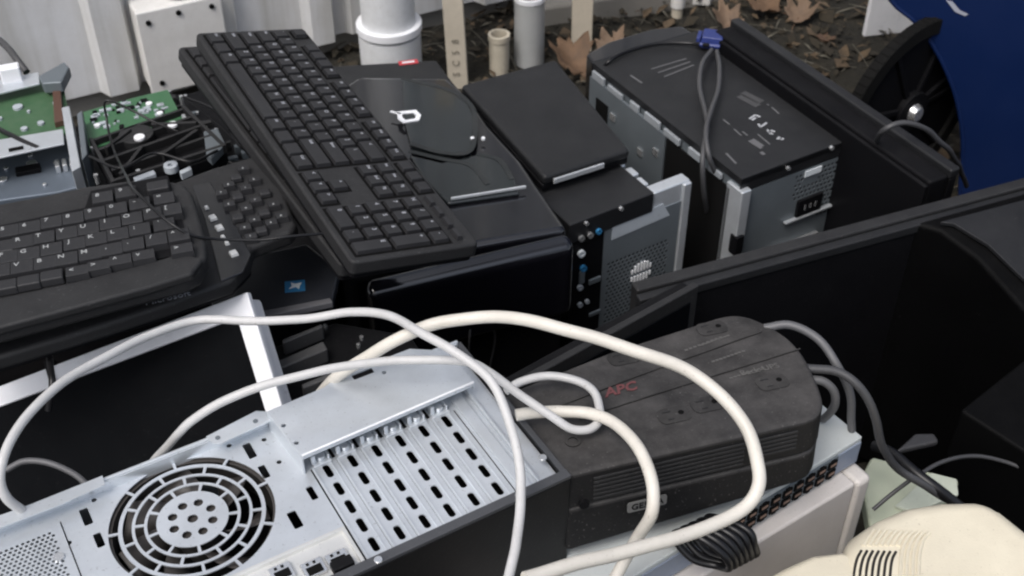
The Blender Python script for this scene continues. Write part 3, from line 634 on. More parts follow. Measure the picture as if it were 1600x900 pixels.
# ---------------------------------------------------------------- keyboards
U = .019
def keymesh(w, d, h=.007, leg=None, ls=.0065, lm=1, inset=.0014, T0=None):
    mb = MB(); x, y = w / 2 - .0013, d / 2 - .0013
    mb.taper(-x, x, -y, y, 0, h, inset)
    if leg: mb.text(leg, ls, Matrix.Translation((-x + .0055 if w < .03 else -x + .008, y - .0058, h + .0001)), mi=1, depth=.0001, bold=.0001)
    return mb
def straight_keyboard(fr, label, legends=True):
    t = thing('straight_keyboard', label, 'keyboard', fr, 'straight black keyboards stacked on each other')
    L, D = .443, .127
    mb = MB(); mb.prism(rrect(0, L, 0, D, .006), -.016, -.001); mb.build('case', BLK2, t, bevel=.003, seg=3)
    mb = MB(); mb.prism(rrect(.004, L - .004, .003, D - .003, .004), -.022, -.0165); mb.build('base', BLK, t, bevel=.001)
    ox, oy = .0085, .0065; K = []
    rows = ['`1234567890-=', 'QWERTYUIOP[]', "ASDFGHJKL;'", 'ZXCVBNM,./']
    def k(x, y, w=1, d=1, l=None): K.append((ox + (x + w / 2) * U, oy + (y + d / 2) * U, w * U, d * U, l))
    for i, c in enumerate(rows[0]): k(i, 4, l=c)
    k(13, 4, 2, l='<'); k(0, 3, 1.5, l='Tab')
    for i, c in enumerate(rows[1]): k(1.5 + i, 3, l=c)
    k(13.5, 3, 1.5, l='\\'); k(0, 2, 1.75, l='Caps')
    for i, c in enumerate(rows[2]): k(1.75 + i, 2, l=c)
    k(12.75, 2, 2.25, l='Enter'); k(0, 1, 2.25, l='Shift')
    for i, c in enumerate(rows[3]): k(2.25 + i, 1, l=c)
    k(12.25, 1, 2.75, l='Shift')
    for x, w, c in ((0, 1.25, 'Ctrl'), (1.25, 1.25, None), (2.5, 1.25, 'Alt'), (3.75, 6.25, None), (10, 1.25, 'Alt'), (11.25, 1.25, None), (12.5, 1.25, None), (13.75, 1.25, 'Ctrl')): k(x, 0, w, 1, c)
    fy = 5.22
    k(0, fy, 1, .9, 'Esc')
    for g, x0 in enumerate((2, 6.5, 11)):
        for i in range(4): k(x0 + i, fy, 1, .9, 'F%d' % (g * 4 + i + 1))
    for i in range(3):
        k(15.25 + i, fy, 1, .9); k(15.25 + i, 4, l=['Ins', 'Hm', 'Pg'][i]); k(15.25 + i, 3, l=['Del', 'End', 'Pg'][i]); k(15.25 + i, 0, l='<v>'[i])
    k(16.25, 1, l='^')
    for j, row in enumerate(('0.', '123', '456', '789', 'N/*')):
        for i, c in enumerate(row):
            if j == 0: k(18.5 + (0 if i == 0 else 2), 0, 2 if i == 0 else 1, 1, c)
            else: k(18.5 + i, j, l=c)
    k(21.5, 0, 1, 2, 'E'); k(21.5, 2, 1, 2, '+'); k(21.5, 4, l='-')
    for i in range(4): k(18.5 + i, fy, 1, .5)
    cam_l = fr.I @ CAM
    K.sort(key=lambda q: -(q[2] * q[3]) / ((Vector((q[0], q[1], 0)) - cam_l).length ** 2)); cache = {}
    rest = MB()
    mb = MB()
    for (xa, xb, ya, yb) in ((0, 15, 0, 5), (0, 1, fy, fy + .9), (2, 6, fy, fy + .9), (6.5, 10.5, fy, fy + .9), (11, 15, fy, fy + .9), (15.25, 18.25, 3, 5), (15.25, 18.25, fy, fy + .9), (15.25, 18.25, 0, 1), (16.25, 17.25, 1, 2), (18.5, 22.5, 0, 5)): mb.box(ox + xa * U - .0006, ox + xb * U + .0006, oy + ya * U - .0006, oy + yb * U + .0006, -.0009, -.0005)
    mb.build('key_bed', VOID, t)
    for i, (x, y, w, d, l) in enumerate(K):
        key = (round(w, 4), round(d, 4), l if legends else None)
        if i < 100:
            if key not in cache: cache[key] = keymesh(w, d, leg=key[2], ls=.006 if (l and len(l) == 1) else .0042).mesh('key', [KEYM, LEG])
            obj('key', cache[key], t, bevel=.0007, seg=1, M=Matrix.Translation((x, y, -.0040)))
        else: rest.add(*[(m.v, m.f) for m in [keymesh(w, d)]][0], T=Matrix.Translation((x, y, -.0035)))
    if rest.v: o = rest.build('small_keys', KEYM, t); o['kind'] = 'stuff'
    return t
# pan of the recessed key field is left as the case top; keys stand 3.5 mm proud of it
KF1 = euler((-.349, 1.208, .605), -61.56, -11.76, 1.6)
straight_keyboard(KF1, 'long straight black keyboard with numeric pad, uppermost, slanting across the glossy tower')
o2 = at(277, 72, .572); z2 = min([.50 + i * .001 for i in range(90)], key=lambda z: abs((at(533, 414, z) - o2).length - .443))
KF2 = Fr(o2, at(533, 414, z2) - o2, KF1.M.to_3x3().col[1])
straight_keyboard(KF2, 'straight black keyboard lying under the uppermost keyboard, only its edge keys showing', legends=False)

# curved keyboard, keys placed on its own tilted plane
KA = level(240, 285, .594, 17.5); KA = Fr(KA.M.translation, KA.M.to_3x3().col[0], Matrix.Rotation(R(-3), 3, KA.M.to_3x3().col[0]) @ KA.M.to_3x3().col[1])
t = thing('curved_keyboard', 'curved black keyboard with rounded right end and white legends, leftmost in the pile', 'keyboard', KA)
out = [(262, 280), (288, 285), (300, 298), (312, 335), (322, 375), (323, 400), (310, 422), (285, 435), (230, 450), (120, 480), (0, 512), (-200, 560), (-230, 420), (-180, 350), (0, 316), (70, 303), (130, 290), (200, 280)]
mb = MB(); mb.prism(poly(KA, out, -.004), -.022, -.004); mb.build('case', BLK2, t, bevel=.006, seg=3)
wr_ = [(318, 405), (300, 428), (230, 450), (120, 480), (0, 512), (-200, 560), (-200, 520), (0, 466), (120, 440), (230, 412), (285, 395)]
mb = MB(); mb.prism(poly(KA, wr_, -.002), -.010, -.001); mb.build('palm_rest', BLK2, t, bevel=.003, seg=3)
Z5 = lambda l: [(x / 2.5, 240 + y / 2.5) for x, y in l]
mb = MB(); mb.prism(poly(KA, [(133, 325), (142, 299), (262, 274), (300, 395), (298, 405), (262, 402), (0, 458), (-200, 500), (-200, 398), (0, 353)], -.003), -.0039, -.0025); mb.build('key_bed', BLK, t)
rowsK = [([(400, 168), (490, 148)], ['8', '9'], 1), ([(30, 300), (115, 285), (200, 265), (285, 250), (370, 230), (455, 212), (545, 192), (640, 172)], list('567890-='), 1),
         ([(90, 342), (170, 326), (260, 307), (345, 290), (430, 270), (515, 250), (600, 230), (668, 216)], list('RTYUIOP['), 1),
         ([(25, 402), (112, 388), (200, 370), (290, 350), (375, 330), (460, 312), (545, 294), (640, 275)], list("FGHJKL;'"), 1),
         ([(-5, 455), (85, 440), (175, 425), (260, 408), (350, 390), (435, 372), (520, 352), (610, 332), (697, 316)], list('CVBNM,./^'), 1),
         ([(20, 508), (110, 490), (200, 470), (300, 455), (385, 434), (470, 412), (560, 394), (710, 368)], list('   <>^v>'), .8)]
cache = {}
def placekey(fr, par, px, py, w, d, leg, rz=0, h=.008, m=(KEYM, mat('soft_white_legend', (.36, .37, .37), .5)), z=-.004, ls=.0075):
    key = (w, d, leg, rz)
    if key not in cache:
        cache[key] = keymesh(w, d, h, leg, ls, inset=.0009).mesh('key', list(m))
    q = fr.hit(px, py, z + h); obj('key', cache[key], par, bevel=.0016, seg=3, M=Matrix.Translation((q.x, q.y, z)) @ Matrix.Rotation(R(rz), 4, 'Z'))
for pts, ls, sc in rowsK:
    if len(pts) > 2:   # the rest of each row, beyond the left edge of the picture
        (ax, ay), (bx_, by_) = pts[0], pts[1]
        for k in range(1, 7):
            X, Y = Z5([(ax - (bx_ - ax) * k, ay - (by_ - ay) * k)])[0]
            if X > -190: placekey(KA, t, X, Y, .0226, .0222 * sc, None)
    for (x, y), l in zip(Z5(pts), ls): placekey(KA, t, x, y, .0226, .0222 * sc, l.strip() or None)
for x, y in Z5([(615, 120)]): placekey(KA, t, x, y, .024, .019, None)

# media keyboard underneath (its numeric pad and white buttons show on the right)
KB = level(300, 300, .558, 19); m3 = KB.M.to_3x3(); KB = Fr(KB.M.translation, m3.col[0], Matrix.Rotation(R(-3), 3, m3.col[0]) @ m3.col[1])
t = thing('media_keyboard', 'wide black keyboard with a column of white media buttons, underneath the curved keyboard', 'keyboard', KB)
out = [(270, 285), (330, 262), (395, 243), (412, 250), (440, 290), (464, 350), (455, 362), (395, 385), (388, 410), (360, 440), (250, 478), (120, 520), (0, 556), (-200, 610), (-200, 500), (150, 330)]
mb = MB(); mb.prism(poly(KB, out, -.004), -.020, -.004); mb.build('case', BLK2, t, bevel=.005, seg=3)
mb = MB(); mb.prism(poly(KB, [(300, 290), (328, 285), (352, 320), (392, 398), (380, 425), (345, 440), (335, 400), (320, 340)], -.003), -.0039, -.0025); mb.build('media_panel', GLO, t, bevel=.001)
for i, (x, y) in enumerate(Z5([(806, 207), (830, 247), (856, 286), (870, 322), (886, 346), (912, 386)])):
    q = KB.hit(x, y, 0); w_ = .0062 if i in (1, 2, 5) else .0036
    mb = MB(); mb.taper(-w_ * .6, w_ * .6, -w_ * .7, w_ * .7, 0, .003, .0006); mb.build('media_button', LEGW, t, bevel=.0006, M=Matrix.Translation((q.x, q.y, -.0025)) @ Matrix.Rotation(R(12), 4, 'Z'))
a = [(346, 300), (362, 324), (380, 350), (392, 368)]; b = [(380, 262), (403, 285), (424, 312), (440, 336)]
for i in range(5):
    for j in range(4):
        u_, w_ = i / 4 * 3, j / 3; k_ = min(int(u_), 2); f_ = u_ - k_
        A = Vector(a[k_]).lerp(Vector(a[k_ + 1]), f_); B = Vector(b[k_]).lerp(Vector(b[k_ + 1]), f_); p = A.lerp(B, w_)
        placekey(KB, t, p.x, p.y, .0150, .0130, ['7', '8', '9', '4', '5', '6', '1', '2', '3', '0'][(i * 4 + j) % 10] if (i + j) % 3 != 2 else None, 0, .006, z=-.004, ls=.004)
mb = MB(); q = KB.hit(290, 455, -.012)
mb.text('Microsoft', .010, KB.I @ Matrix.Identity(4) @ KB.M @ Matrix.Translation(KB.hit(262, 466, -.0038)) @ Matrix.Rotation(R(2), 4, 'Z'), mi=0); mb.build('maker_name', LEG, t)
mb = MB(); mb.prism(poly(KB, [(388, 412), (360, 441), (250, 480), (120, 522), (0, 558), (-200, 612), (-200, 622), (0, 568), (250, 489), (363, 450), (392, 418)], -.012), -.022, -.012); mb.build('front_lip', BLK, t, bevel=.004)

# black tower carrying the keyboards
F7 = level(415, 395, .40, 20)
t = thing('computer_case', 'black computer case carrying the left keyboards, almost hidden beneath them', 'computer', F7)
mb = MB(); mb.box(-.52, -.02, -.01, .20, -.5, 0); mb.build('case', BLK, t, bevel=.004)
mb = MB(); mb.box(-.50, -.04, -.014, -.0105, -.20, -.03); mb.build('front_panel', GLO, t, bevel=.001)
# laptop with the blue sticker
F8 = level(520, 470, .47, 17)
t = thing('laptop_base', 'dark laptop base with shiny blue and white sticker, just behind the white monitor corner', 'laptop', F8)
mb = MB(); mb.prism(poly(F8, [(520, 468), (390, 492), (330, 500), (330, 420), (395, 398), (480, 380), (530, 420)], 0), -.014, 0); mb.build('palm_rest', mat('dark_blue_black_plastic', (.012, .014, .02), .35, dust=.1), t, bevel=.003)
mb = MB(); mb.prism(poly(F8, [(516, 464), (520, 471), (395, 497), (390, 488)], .002), -.006, .0012); mb.build('front_edge', mat('grey_edge_plastic', (.10, .10, .11), .45, dust=.2), t, bevel=.001)
q = F8.hit(461, 448, 0)
mb = MB(); mb.box(-.010, .010, -.0085, .0085, .0003, .001); o = mb.build('sticker', STKB, t, M=Matrix.Translation((q.x, q.y, 0)) @ Matrix.Rotation(R(-8), 4, 'Z'))
mb = MB(); mb.prism([(-.006, -.004), (.001, -.002), (.004, -.006), (.005, 0), (.007, .004), (0, .003), (-.004, .006), (-.003, .0)], .0011, .0015); mb.build('white_emblem', STKW, o)
# black slotted frame parts seen in the gap right of the white monitor
F7b = level(300, 300, .38, 22)
t = thing('computer_case', 'black computer case lying beneath the circuit boards, seen only in the gaps between them', 'computer', F7b)
mb = MB(); mb.prism(poly(F7b, [(-60, 235), (120, 195), (330, 135), (420, 250), (520, 420), (300, 460), (-60, 520)], 0), -.38, 0); mb.build('case', BLK, t, bevel=.004)
F9 = level(520, 540, .44, 30)
t = thing('drive_cage', 'black drive cage with dull grey bars in the dark gap right of the white monitor', 'drive cage', F9)
mb = MB(); mb.prism(poly(F9, [(420, 520), (520, 480), (640, 500), (680, 560), (600, 620), (440, 640)], 0), -.40, -.02); mb.build('case', BLK, t, bevel=.003)
for pl in ([(428, 566), (432, 578), (512, 545), (505, 532)], [(470, 600), (474, 606), (540, 580), (536, 573)], [(440, 530), (442, 536), (505, 510), (503, 505)]):
    mb = MB(); mb.prism(poly(F9, pl, .0), -.018, 0); mb.build('bar', mat('dull_grey_plastic', (.06, .06, .062), .5, dust=.2), t, bevel=.002)
for px, py in ((508, 510), (560, 540), (565, 528)):
    q = F9.hit(px, py, -.018); mb = MB(); mb.cyl((q.x, q.y, -.02), .0022, .004, 2, 10); mb.build('screw', CHR, t)
for i, (P, lb) in enumerate(((((672, 425, .40), (676, 460, .36), (682, 505, .30)), 'left'), (((690, 430, .40), (735, 478, .35), (772, 515, .30), (765, 580, .22)), 'right'), (((735, 490, .34), (733, 540, .3), (728, 590, .2)), 'middle'))):
    cable('thin_wire', list(P), .0013, DGC, {'left': 'thin dark wire hanging straight down below the near corner of the straight keyboard', 'right': 'thin dark wire slanting down right across the dark gap under the glossy tower', 'middle': 'thin dark wire hanging down above the pale steel plate'}[lb], 'wire', 'thin wires in the dark gap')

# ---------------------------------------------------------------- boards and chassis at the left
F10 = level(100, 115, .47, 22)
t = thing('circuit_board_tray', 'green circuit board in a bent steel tray at the left edge of the pile', 'circuit board', F10)
mb = MB(); mb.prism(poly(F10, [(-120, 160), (95, 112), (112, 205), (-100, 262)], 0), -.003, 0); mb.build('board', PCB2, t)
mb = MB(); mb.prism(poly(F10, [(-120, 150), (60, 112), (62, 130), (-120, 174)], .015), .012, .015); mb.build('steel_flange', STL, t, bevel=.001)
F10b = F10
mb = MB(); mb.prism(poly(F10, [(60, 118), (100, 96), (108, 104), (96, 128), (66, 130)], .02), .005, .020); mb.build('bent_tab', STD, t, bevel=.002)
mb = MB(); mb.prism(poly(F10, [(-120, 238), (98, 201), (100, 224), (-120, 272)], .010), .0075, .010); mb.build('steel_bar', STL, t, bevel=.001)
mb = MB(); mb.prism(poly(F10, [(96, 168), (108, 165), (126, 260), (112, 268)], .012), -.06, .012); mb.build('side_bracket', STL, t, bevel=.001)
mb = MB(); mb.prism(poly(F10, [(82, 130), (94, 126), (100, 192), (86, 196)], .004), 0, .008); mb.build('connector_block', mat('brown_connector', (.09, .045, .03), .5), t, bevel=.001)
mb = MB()
for px, py, w_ in ((28, 168, .006), (64, 193, .004), (38, 202, .004), (88, 140, .004), (88, 162, .004), (0, 186, .003), (45, 175, .002)):
    q = F10.hit(px, py, .001); mb.cyl((q.x, q.y, 0), w_, .003, 2, 10)
mb.build('solder_pad', STK, t)
mb = MB(); q = F10.hit(18, 120, .02); mb.box(q.x - .012, q.x + .012, q.y - .006, q.y + .01, .012, .034); mb.build('white_clip', WHT, t, bevel=.002)
mb = MB(); q = F10.hit(25, 232, .011); mb.box(q.x - .008, q.x + .008, q.y - .003, q.y + .003, .010, .0112); mb.build('slot', VOID, t)
cable('dark_bar_cable', [(0, 62, .47), (20, 85, .49), (42, 112, .48)], .0045, DGC, 'dark cable leaning on the wall above the green board at the left edge', 'cable')
cable('black_lead', [(0, 202, .475), (22, 214, .48), (60, 232, .478)], .003, BKC, 'short black lead across the green board at the left edge', 'cable')
F11 = level(110, 240, .44, 20)
t = thing('drive_chassis', 'blue grey steel drive chassis with screws below the green board at the left edge', 'drive', F11)
mb = MB(); mb.prism(poly(F11, [(-120, 235), (108, 200), (135, 288), (90, 300), (-120, 330)], 0), -.04, 0); mb.build('cover', mat('blue_grey_steel', (.14, .17, .21), .45, metal=.4, dust=.25, dcol=(.2, .22, .25), dsc=15), t, bevel=.002)
for px, py, rr in ((48, 245, .004), (50, 257, .008), (48, 270, .004), (10, 265, .004), (122, 272, .005), (5, 282, .007), (88, 256, .004), (70, 290, .003)):
    q = F11.hit(px, py, 0); mb = MB(); mb.cyl((q.x, q.y, 0), rr * .8, .003, 2, 12); mb.build('screw', CHR, t, bevel=.0008)
mb = MB(); q = F11.hit(45, 268, 0); mb.box(q.x - .014, q.x + .014, q.y - .008, q.y + .006, 0, .006); mb.build('black_clip', BLK, t, bevel=.001)
mb = MB(); q = F11.hit(105, 263, 0)
for k in range(3): mb.box(q.x - .012 + k * .008, q.x - .007 + k * .008, q.y - .008, q.y + .008, 0, .010, T=Matrix.Rotation(0, 4, 'Z'))
mb.build('bright_clip', CHR, t, bevel=.001)
F12 = level(250, 205, .47, 24)
t = thing('circuit_board', 'bright green circuit board behind the black ribbed board, right of the steel bracket', 'circuit board', F12)
mb = MB(); mb.prism(poly(F12, [(130, 175), (200, 155), (262, 140), (285, 185), (140, 235)], 0), -.002, 0); mb.build('board', PCB, t)
mb = MB()
for k in range(60):
    px, py = random.uniform(145, 262), random.uniform(152, 200)
    if py < 175 - (px - 130) * .25: continue
    q = F12.hit(px, py, .001); s_ = random.choice((.0015, .0025, .004)); mb.box(q.x - s_, q.x + s_, q.y - s_ * .7, q.y + s_ * .7, 0, .002, 0 if k % 3 else 1)
mb.build('component', [STK, BLK], t)
mb = MB()
for px, py in ((152, 197), (250, 178), (233, 163)):
    q = F12.hit(px, py, .001); mb.cyl((q.x, q.y, 0), .004, .003, 2, 10)
mb.build('solder_pad', WHT, t)
mb = MB(); mb.prism(poly(F12, [(120, 178), (128, 172), (136, 240), (128, 250)], .02), -.03, .02); mb.build('clear_bracket', STD, t, bevel=.001)
F13 = level(160, 285, .475, 24)
t = thing('ribbed_board', 'black ribbed plastic drive frame with white rollers behind the curved keyboard', 'drive frame', F13)
qd = [(140, 222), (290, 170), (355, 232), (175, 290)]
mb = MB(); mb.prism(poly(F13, qd, 0), -.02, -.006); mb.build('frame', BLK, t, bevel=.002)
def lq(a, b): # bilinear on the quad in pixels
    A = Vector(qd[0]).lerp(Vector(qd[1]), a); B = Vector(qd[3]).lerp(Vector(qd[2]), a); return A.lerp(B, b)
for k, (a0, b0, a1, b1) in enumerate(((0, .02, 1, .02), (0, .25, 1, .22), (0, .5, 1, .45), (.05, .75, 1, .7), (0, .97, 1, .97), (.02, 0, .02, 1), (.98, 0, .98, 1), (.1, .9, .4, .5), (.1, .3, .4, .1), (.6, .15, .95, .4), (.5, .8, .9, .55))):
    p, q = lq(a0, b0), lq(a1, b1); a, b = F13.hit(p.x, p.y, 0), F13.hit(q.x, q.y, 0); d = (b - a).normalized(); n_ = Vector((-d.y, d.x, 0)) * .0022
    mb = MB(); mb.prism([tuple(q.to_2d()) for q in (a - n_, b - n_, b + n_, a + n_)], -.006, .003 + .0004 * k); mb.build('rib', BLK2, t, bevel=.0006)
p = F13.hit(213, 212, 0); mb = MB(); mb.cyl((p.x, p.y, -.006), .020, .009, 2, 32); o = mb.build('hub_plate', BLK2, t, bevel=.001)
for px, py, rr, m_ in ((218, 215, .0065, WHT), (270, 195, .006, WHT)):
    p = F13.hit(px, py, .004); mb = MB(); mb.cyl((p.x, p.y, .002), rr, .004, 2, 16); mb.build('white_cap', m_, t, bevel=.001)
p = F13.hit(267, 260, .002); mb = MB(); mb.ring((p.x, p.y), .003, .008, -.004, .005, 20); mb.build('roller', STK, t, bevel=.001)
for px, py in ((145, 232), (150, 275), (283, 152), (287, 182), (288, 185), (216, 268)):
    p = F13.hit(px, py, 0); mb = MB(); mb.cyl((p.x, p.y, -.01), .0025, .012, 2, 10); mb.build('pin', CHR, t)
mb = MB(); mb.prism(poly(F13, [(208, 278), (240, 266), (244, 272), (212, 284)], .002), -.006, .003); mb.build('white_lever', STK, t, bevel=.001)
mb = MB(); mb.prism(poly(F13, [(280, 268), (297, 260), (300, 265), (283, 273)], .002), -.006, .003); mb.build('white_lever', STK, t, bevel=.001)
mb = MB(); mb.prism(poly(F13, [(318, 205), (340, 200), (352, 225), (330, 248), (322, 240)], .004), -.006, .004); mb.build('grey_bracket', STD, t, bevel=.001)
# dark cluster of small parts between boards and keyboards
F14 = level(300, 150, .43, 24)
t = thing('black_bracket', 'black metal bracket with small bright screws leaning below the junction box', 'bracket', F14)
mb = MB(); mb.prism(poly(F14, [(250, 142), (285, 148), (345, 195), (400, 250), (380, 262), (300, 205)], 0), -.03, 0); mb.build('plate', BLK, t, bevel=.003)
for px, py in ((265, 145), (290, 152), (308, 178), (322, 200), (338, 205), (345, 222)):
    p = F14.hit(px, py, 0); mb = MB(); mb.cyl((p.x, p.y, 0), .0025, .003, 2, 10); mb.build('screw', CHR, t)
mb = MB(); mb2 = MB(); rnd = random.Random(4)
for k in range(46):
    u_, w_ = rnd.random(), rnd.random(); A = Vector((262, 150)).lerp(Vector((395, 248)), u_); p = A + Vector((-26, 22)) * w_
    q = F14.hit(p.x, p.y, 0); sx_, sy_ = rnd.uniform(.0015, .007), rnd.uniform(.001, .004); (mb if k % 4 else mb2).box(q.x - sx_, q.x + sx_, q.y - sy_, q.y + sy_, -.001, rnd.uniform(.002, .012), T=None)
mb.build('dark_fitting', BLK2, t, bevel=.0005); mb2.build('metal_fitting', STD, t, bevel=.0005)
for P_ in ([(255, 160, .45), (300, 190, .455), (330, 240, .46), (385, 262, .45)], [(285, 150, .45), (345, 178, .46), (372, 225, .455), (420, 255, .45)], [(140, 245, .49), (190, 262, .5), (240, 240, .495), (300, 252, .49), (340, 235, .48)]):
    cable('black_wire', P_, .0016, BKC, 'thin black wire tangled among the boards below the junction box', 'wire', 'wires tangled among the boards')
cable('black_wire', [(278, 205, .49), (240, 190, .50), (205, 172, .51), (166, 158, .52), (166, 185, .50), (172, 215, .49), (185, 250, .50), (205, 290, .60), (235, 322, .612), (265, 348, .61), (300, 368, .60), (340, 374, .59), (400, 375, .585), (450, 370, .585), (510, 364, .58)], .0014, BKC, 'thin black wire looping over the boards and the curved keyboard', 'wire')

# ---------------------------------------------------------------- white monitor
F15 = frame3((386, 456), .538, (0, 603), (440, 632), sx=-1, sy=-1, lean=.65)
t = thing('white_monitor', 'white framed flat monitor leaning back behind the pale steel tower', 'monitor', F15)
mL = -.46; mD = -.225
mb = MB(); mb.sheet(rect(mL, 0, mD, 0), [rect(mL + .018, -.0175, mD + .018, -.019)], -.008, 0); mb.build('bezel', WHT, t, bevel=.0015)
mb = MB(); mb.box(mL + .014, -.0145, mD + .014, -.018, -.012, -.0035); mb.build('screen', SCRN, t)
mb = MB(); mb.box(mL + .004, -.004, mD + .004, -.004, -.035, -.0082); mb.build('rear_shell', WHT, t, bevel=.004)
mb = MB(); q = F15.hit(80, 580); mb.box(q.x - .003, q.x + .002, -.022, .006, -.01, .004); mb.build('clip', BLK, t, bevel=.001)

# ---------------------------------------------------------------- pale steel tower (rear panel up)
F16 = level(885, 745, .555, 30.5); h = lambda x, y, z=0: F16.hit(x, y, z)
t = thing('steel_tower', 'pale steel computer tower lying with its rear fan grille and slots facing up', 'computer', F16)
TL, TW, TH_ = .44, .172, .47
mb = MB(); mb.box(-TL, .002, -.003, .004, -TH_, -.0005); mb.box(-.001, .003, .004, TW, -TH_, -.0015)
mb.build('side_cover', mat('satin_black_steel', (.007, .007, .0075), .45, dust=.05, spec=.2, bump=.2), t, bevel=.0012)
mb = MB(); mb.box(-TL, .0025, -.0032, .0048, 0, .0035); mb.box(-.0015, .0035, .0049, TW, -.001, .0005); mb.build('cover_lip', mat('grey_black_steel', (.05, .052, .058), .4, dust=.1), t, bevel=.001)
mb = MB(); mb.box(-TL, 0, TW - .003, TW, -TH_, .004); mb.build('far_side_cover', STL, t, bevel=.001)
# panel with real openings, 12 mm below the rim
PZ = -.006
fc = h(301, 810, PZ).to_2d(); holes = []
for r0_, r1_, n_, off in ((.0530, .0600, 9, 5), (.0434, .0500, 9, 20), (.0347, .0412, 9, 0), (.0260, .0325, 9, 20)):
    for k in range(n_):
        g = math.degrees(.0011 / ((r0_ + r1_) / 2)); a0 = off + k * 360 / n_ + g; a1 = off + (k + 1) * 360 / n_ - g
        if r0_ > .05 and k in (1, 4): pass
        holes.append(arc(fc, r1_, a0, a1, 8) + arc(fc, r0_, a1, a0, 8))
for k in range(8): holes.append(circ((fc.x + .0150 * math.cos(R(k * 45 + 10)), fc.y + .0150 * math.sin(R(k * 45 + 10))), .0036, 10))
holes.append(circ(fc, .0040, 10))
def Z2(x, y): return (x / 3.2, 640 + y / 3.2)
for (x, y, w_, d_) in ((430, 535, .0032, .0085), (495, 652, .0028, .007), (1248, 205, .0032, .0085), (1320, 310, .0028, .007), (1475, 550, .0035, .0085), (1560, 417, .0026, .007)):
    q = h(*Z2(x, y), PZ); holes.append(rrect(q.x - w_ , q.x + w_, q.y - d_, q.y + d_, .0012, 2))
for (x, y) in ((470, 452), (345, 665), (1145, 180), (1320, 150), (1395, 262)):
    q = h(*Z2(x, y), PZ); holes.append(circ(q, .0021, 8))
def Z1(x, y): return (400 + x / 2.368, 520 + y / 2.368)
ca, cb = h(*Z1(443, 780), PZ), h(*Z1(898, 572), PZ); ta, tb = h(*Z1(262, 518), PZ), h(*Z1(708, 325), PZ)
pitch = (cb.x - ca.x) / 5; sx0 = (ca.x + ta.x) / 2; ybot = ca.y; ytop = (ta.y + tb.y) / 2
dy = (ytop - ybot) / 4
sl0, sl1, sy0, sy1 = sx0 - pitch * .55, sx0 + 5.55 * pitch, ybot - .016, ytop + .0085
holes.append(rect(sl0, sl1, sy0, sy1))
# psu opening and io opening
px1 = h(88, 822, PZ).x; py0 = .02; py1 = h(85, 822, PZ).y
holes.append(rect(-TL + .01, px1 + .004, .018, py1 + .002))
iox1 = h(548, 838, PZ).x; ioy1 = h(535, 826, PZ).y
holes.append(rect(px1 + .03, iox1, .008, ioy1))
mb = MB(); mb.sheet(rect(-TL, -.002, .005, TW - .004), holes, PZ - .001, PZ); mb.build('rear_panel', STL, t)
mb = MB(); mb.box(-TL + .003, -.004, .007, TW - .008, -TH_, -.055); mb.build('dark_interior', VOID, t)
# inner walls of the recess
mb = MB(); mb.box(-TL, -.002, TW - .0045, TW - .0032, PZ - .03, .003); mb.build('recess_wall', STL, t)
# slot covers
for k in range(6):
    xc = sx0 + pitch * k; hs_ = [rrect(xc - .0027, xc + .0027, ybot + j * dy - .0070, ybot + j * dy + .0070, .0024, 3) for j in range(5)]
    mb = MB(); mb.sheet(rect(xc - pitch * .488, xc + pitch * .488, sy0 + .0006, sy1 - .0006), hs_, PZ - .0005, PZ + .0005)
    mb.box(xc - pitch * .46, xc - pitch * .46 + .0012, sy0 + .001, sy1 - .001, PZ - .0005, PZ + .0020); mb.box(xc + pitch * .26, xc + pitch * .30, sy0 + .001, sy1 - .001, PZ + .0003, PZ + .0016)
    mb.build('slot_cover', STL, t)
    mb = MB(); mb.box(xc - .008, xc + .007, sy1 - .001, sy1 + .016, PZ + .0008, PZ + .002); mb.box(xc - .0085, xc - .005, sy1 + .002, sy1 + .010, PZ + .002, PZ + .010); mb.box(xc + .0045, xc + .006, sy1 + .001, sy1 + .012, PZ + .002, PZ + .007); mb.cyl((xc, sy1 + .005, PZ + .002), .0034, .0035, 2, 12); mb.box(xc - .004, xc + .004, sy1 + .012, sy1 + .0135, PZ + .002, PZ + .012)
    mb.build('slot_tab', STL, t, bevel=.0006)
    if k < 5: mb = MB(); mb.box(xc + pitch * .40, xc + pitch * .52, sy1 + .002, sy1 + .012, PZ + .0003, PZ + .0008); mb.build('slot_gap', VOID, t)
mb = MB(); mb.box(sl1 + .002, sl1 + .012, sy0, sy1 + .01, PZ, PZ + .0035); mb.box(sl1 + .016, sl1 + .019, sy0, sy1 + .02, PZ, PZ + .005); mb.build('edge_rail', STL, t, bevel=.001)
# raised plate
PR = .014
pl = [(417, 643), (472, 712), (740, 597), (700, 548), (640, 545), (533, 586), (505, 606)]
pq = poly(F16, pl, PR)
mb = MB(); mb.sheet(pq, [circ(h(x, y, PR), .002, 8) for x, y in ((443, 665), (463, 692), (600, 582))] + [rrect(h(567, 584, PR).x - .009, h(567, 584, PR).x + .009, h(567, 584, PR).y - .003, h(567, 584, PR).y + .003, .001, 2)], PR - .001, PR)
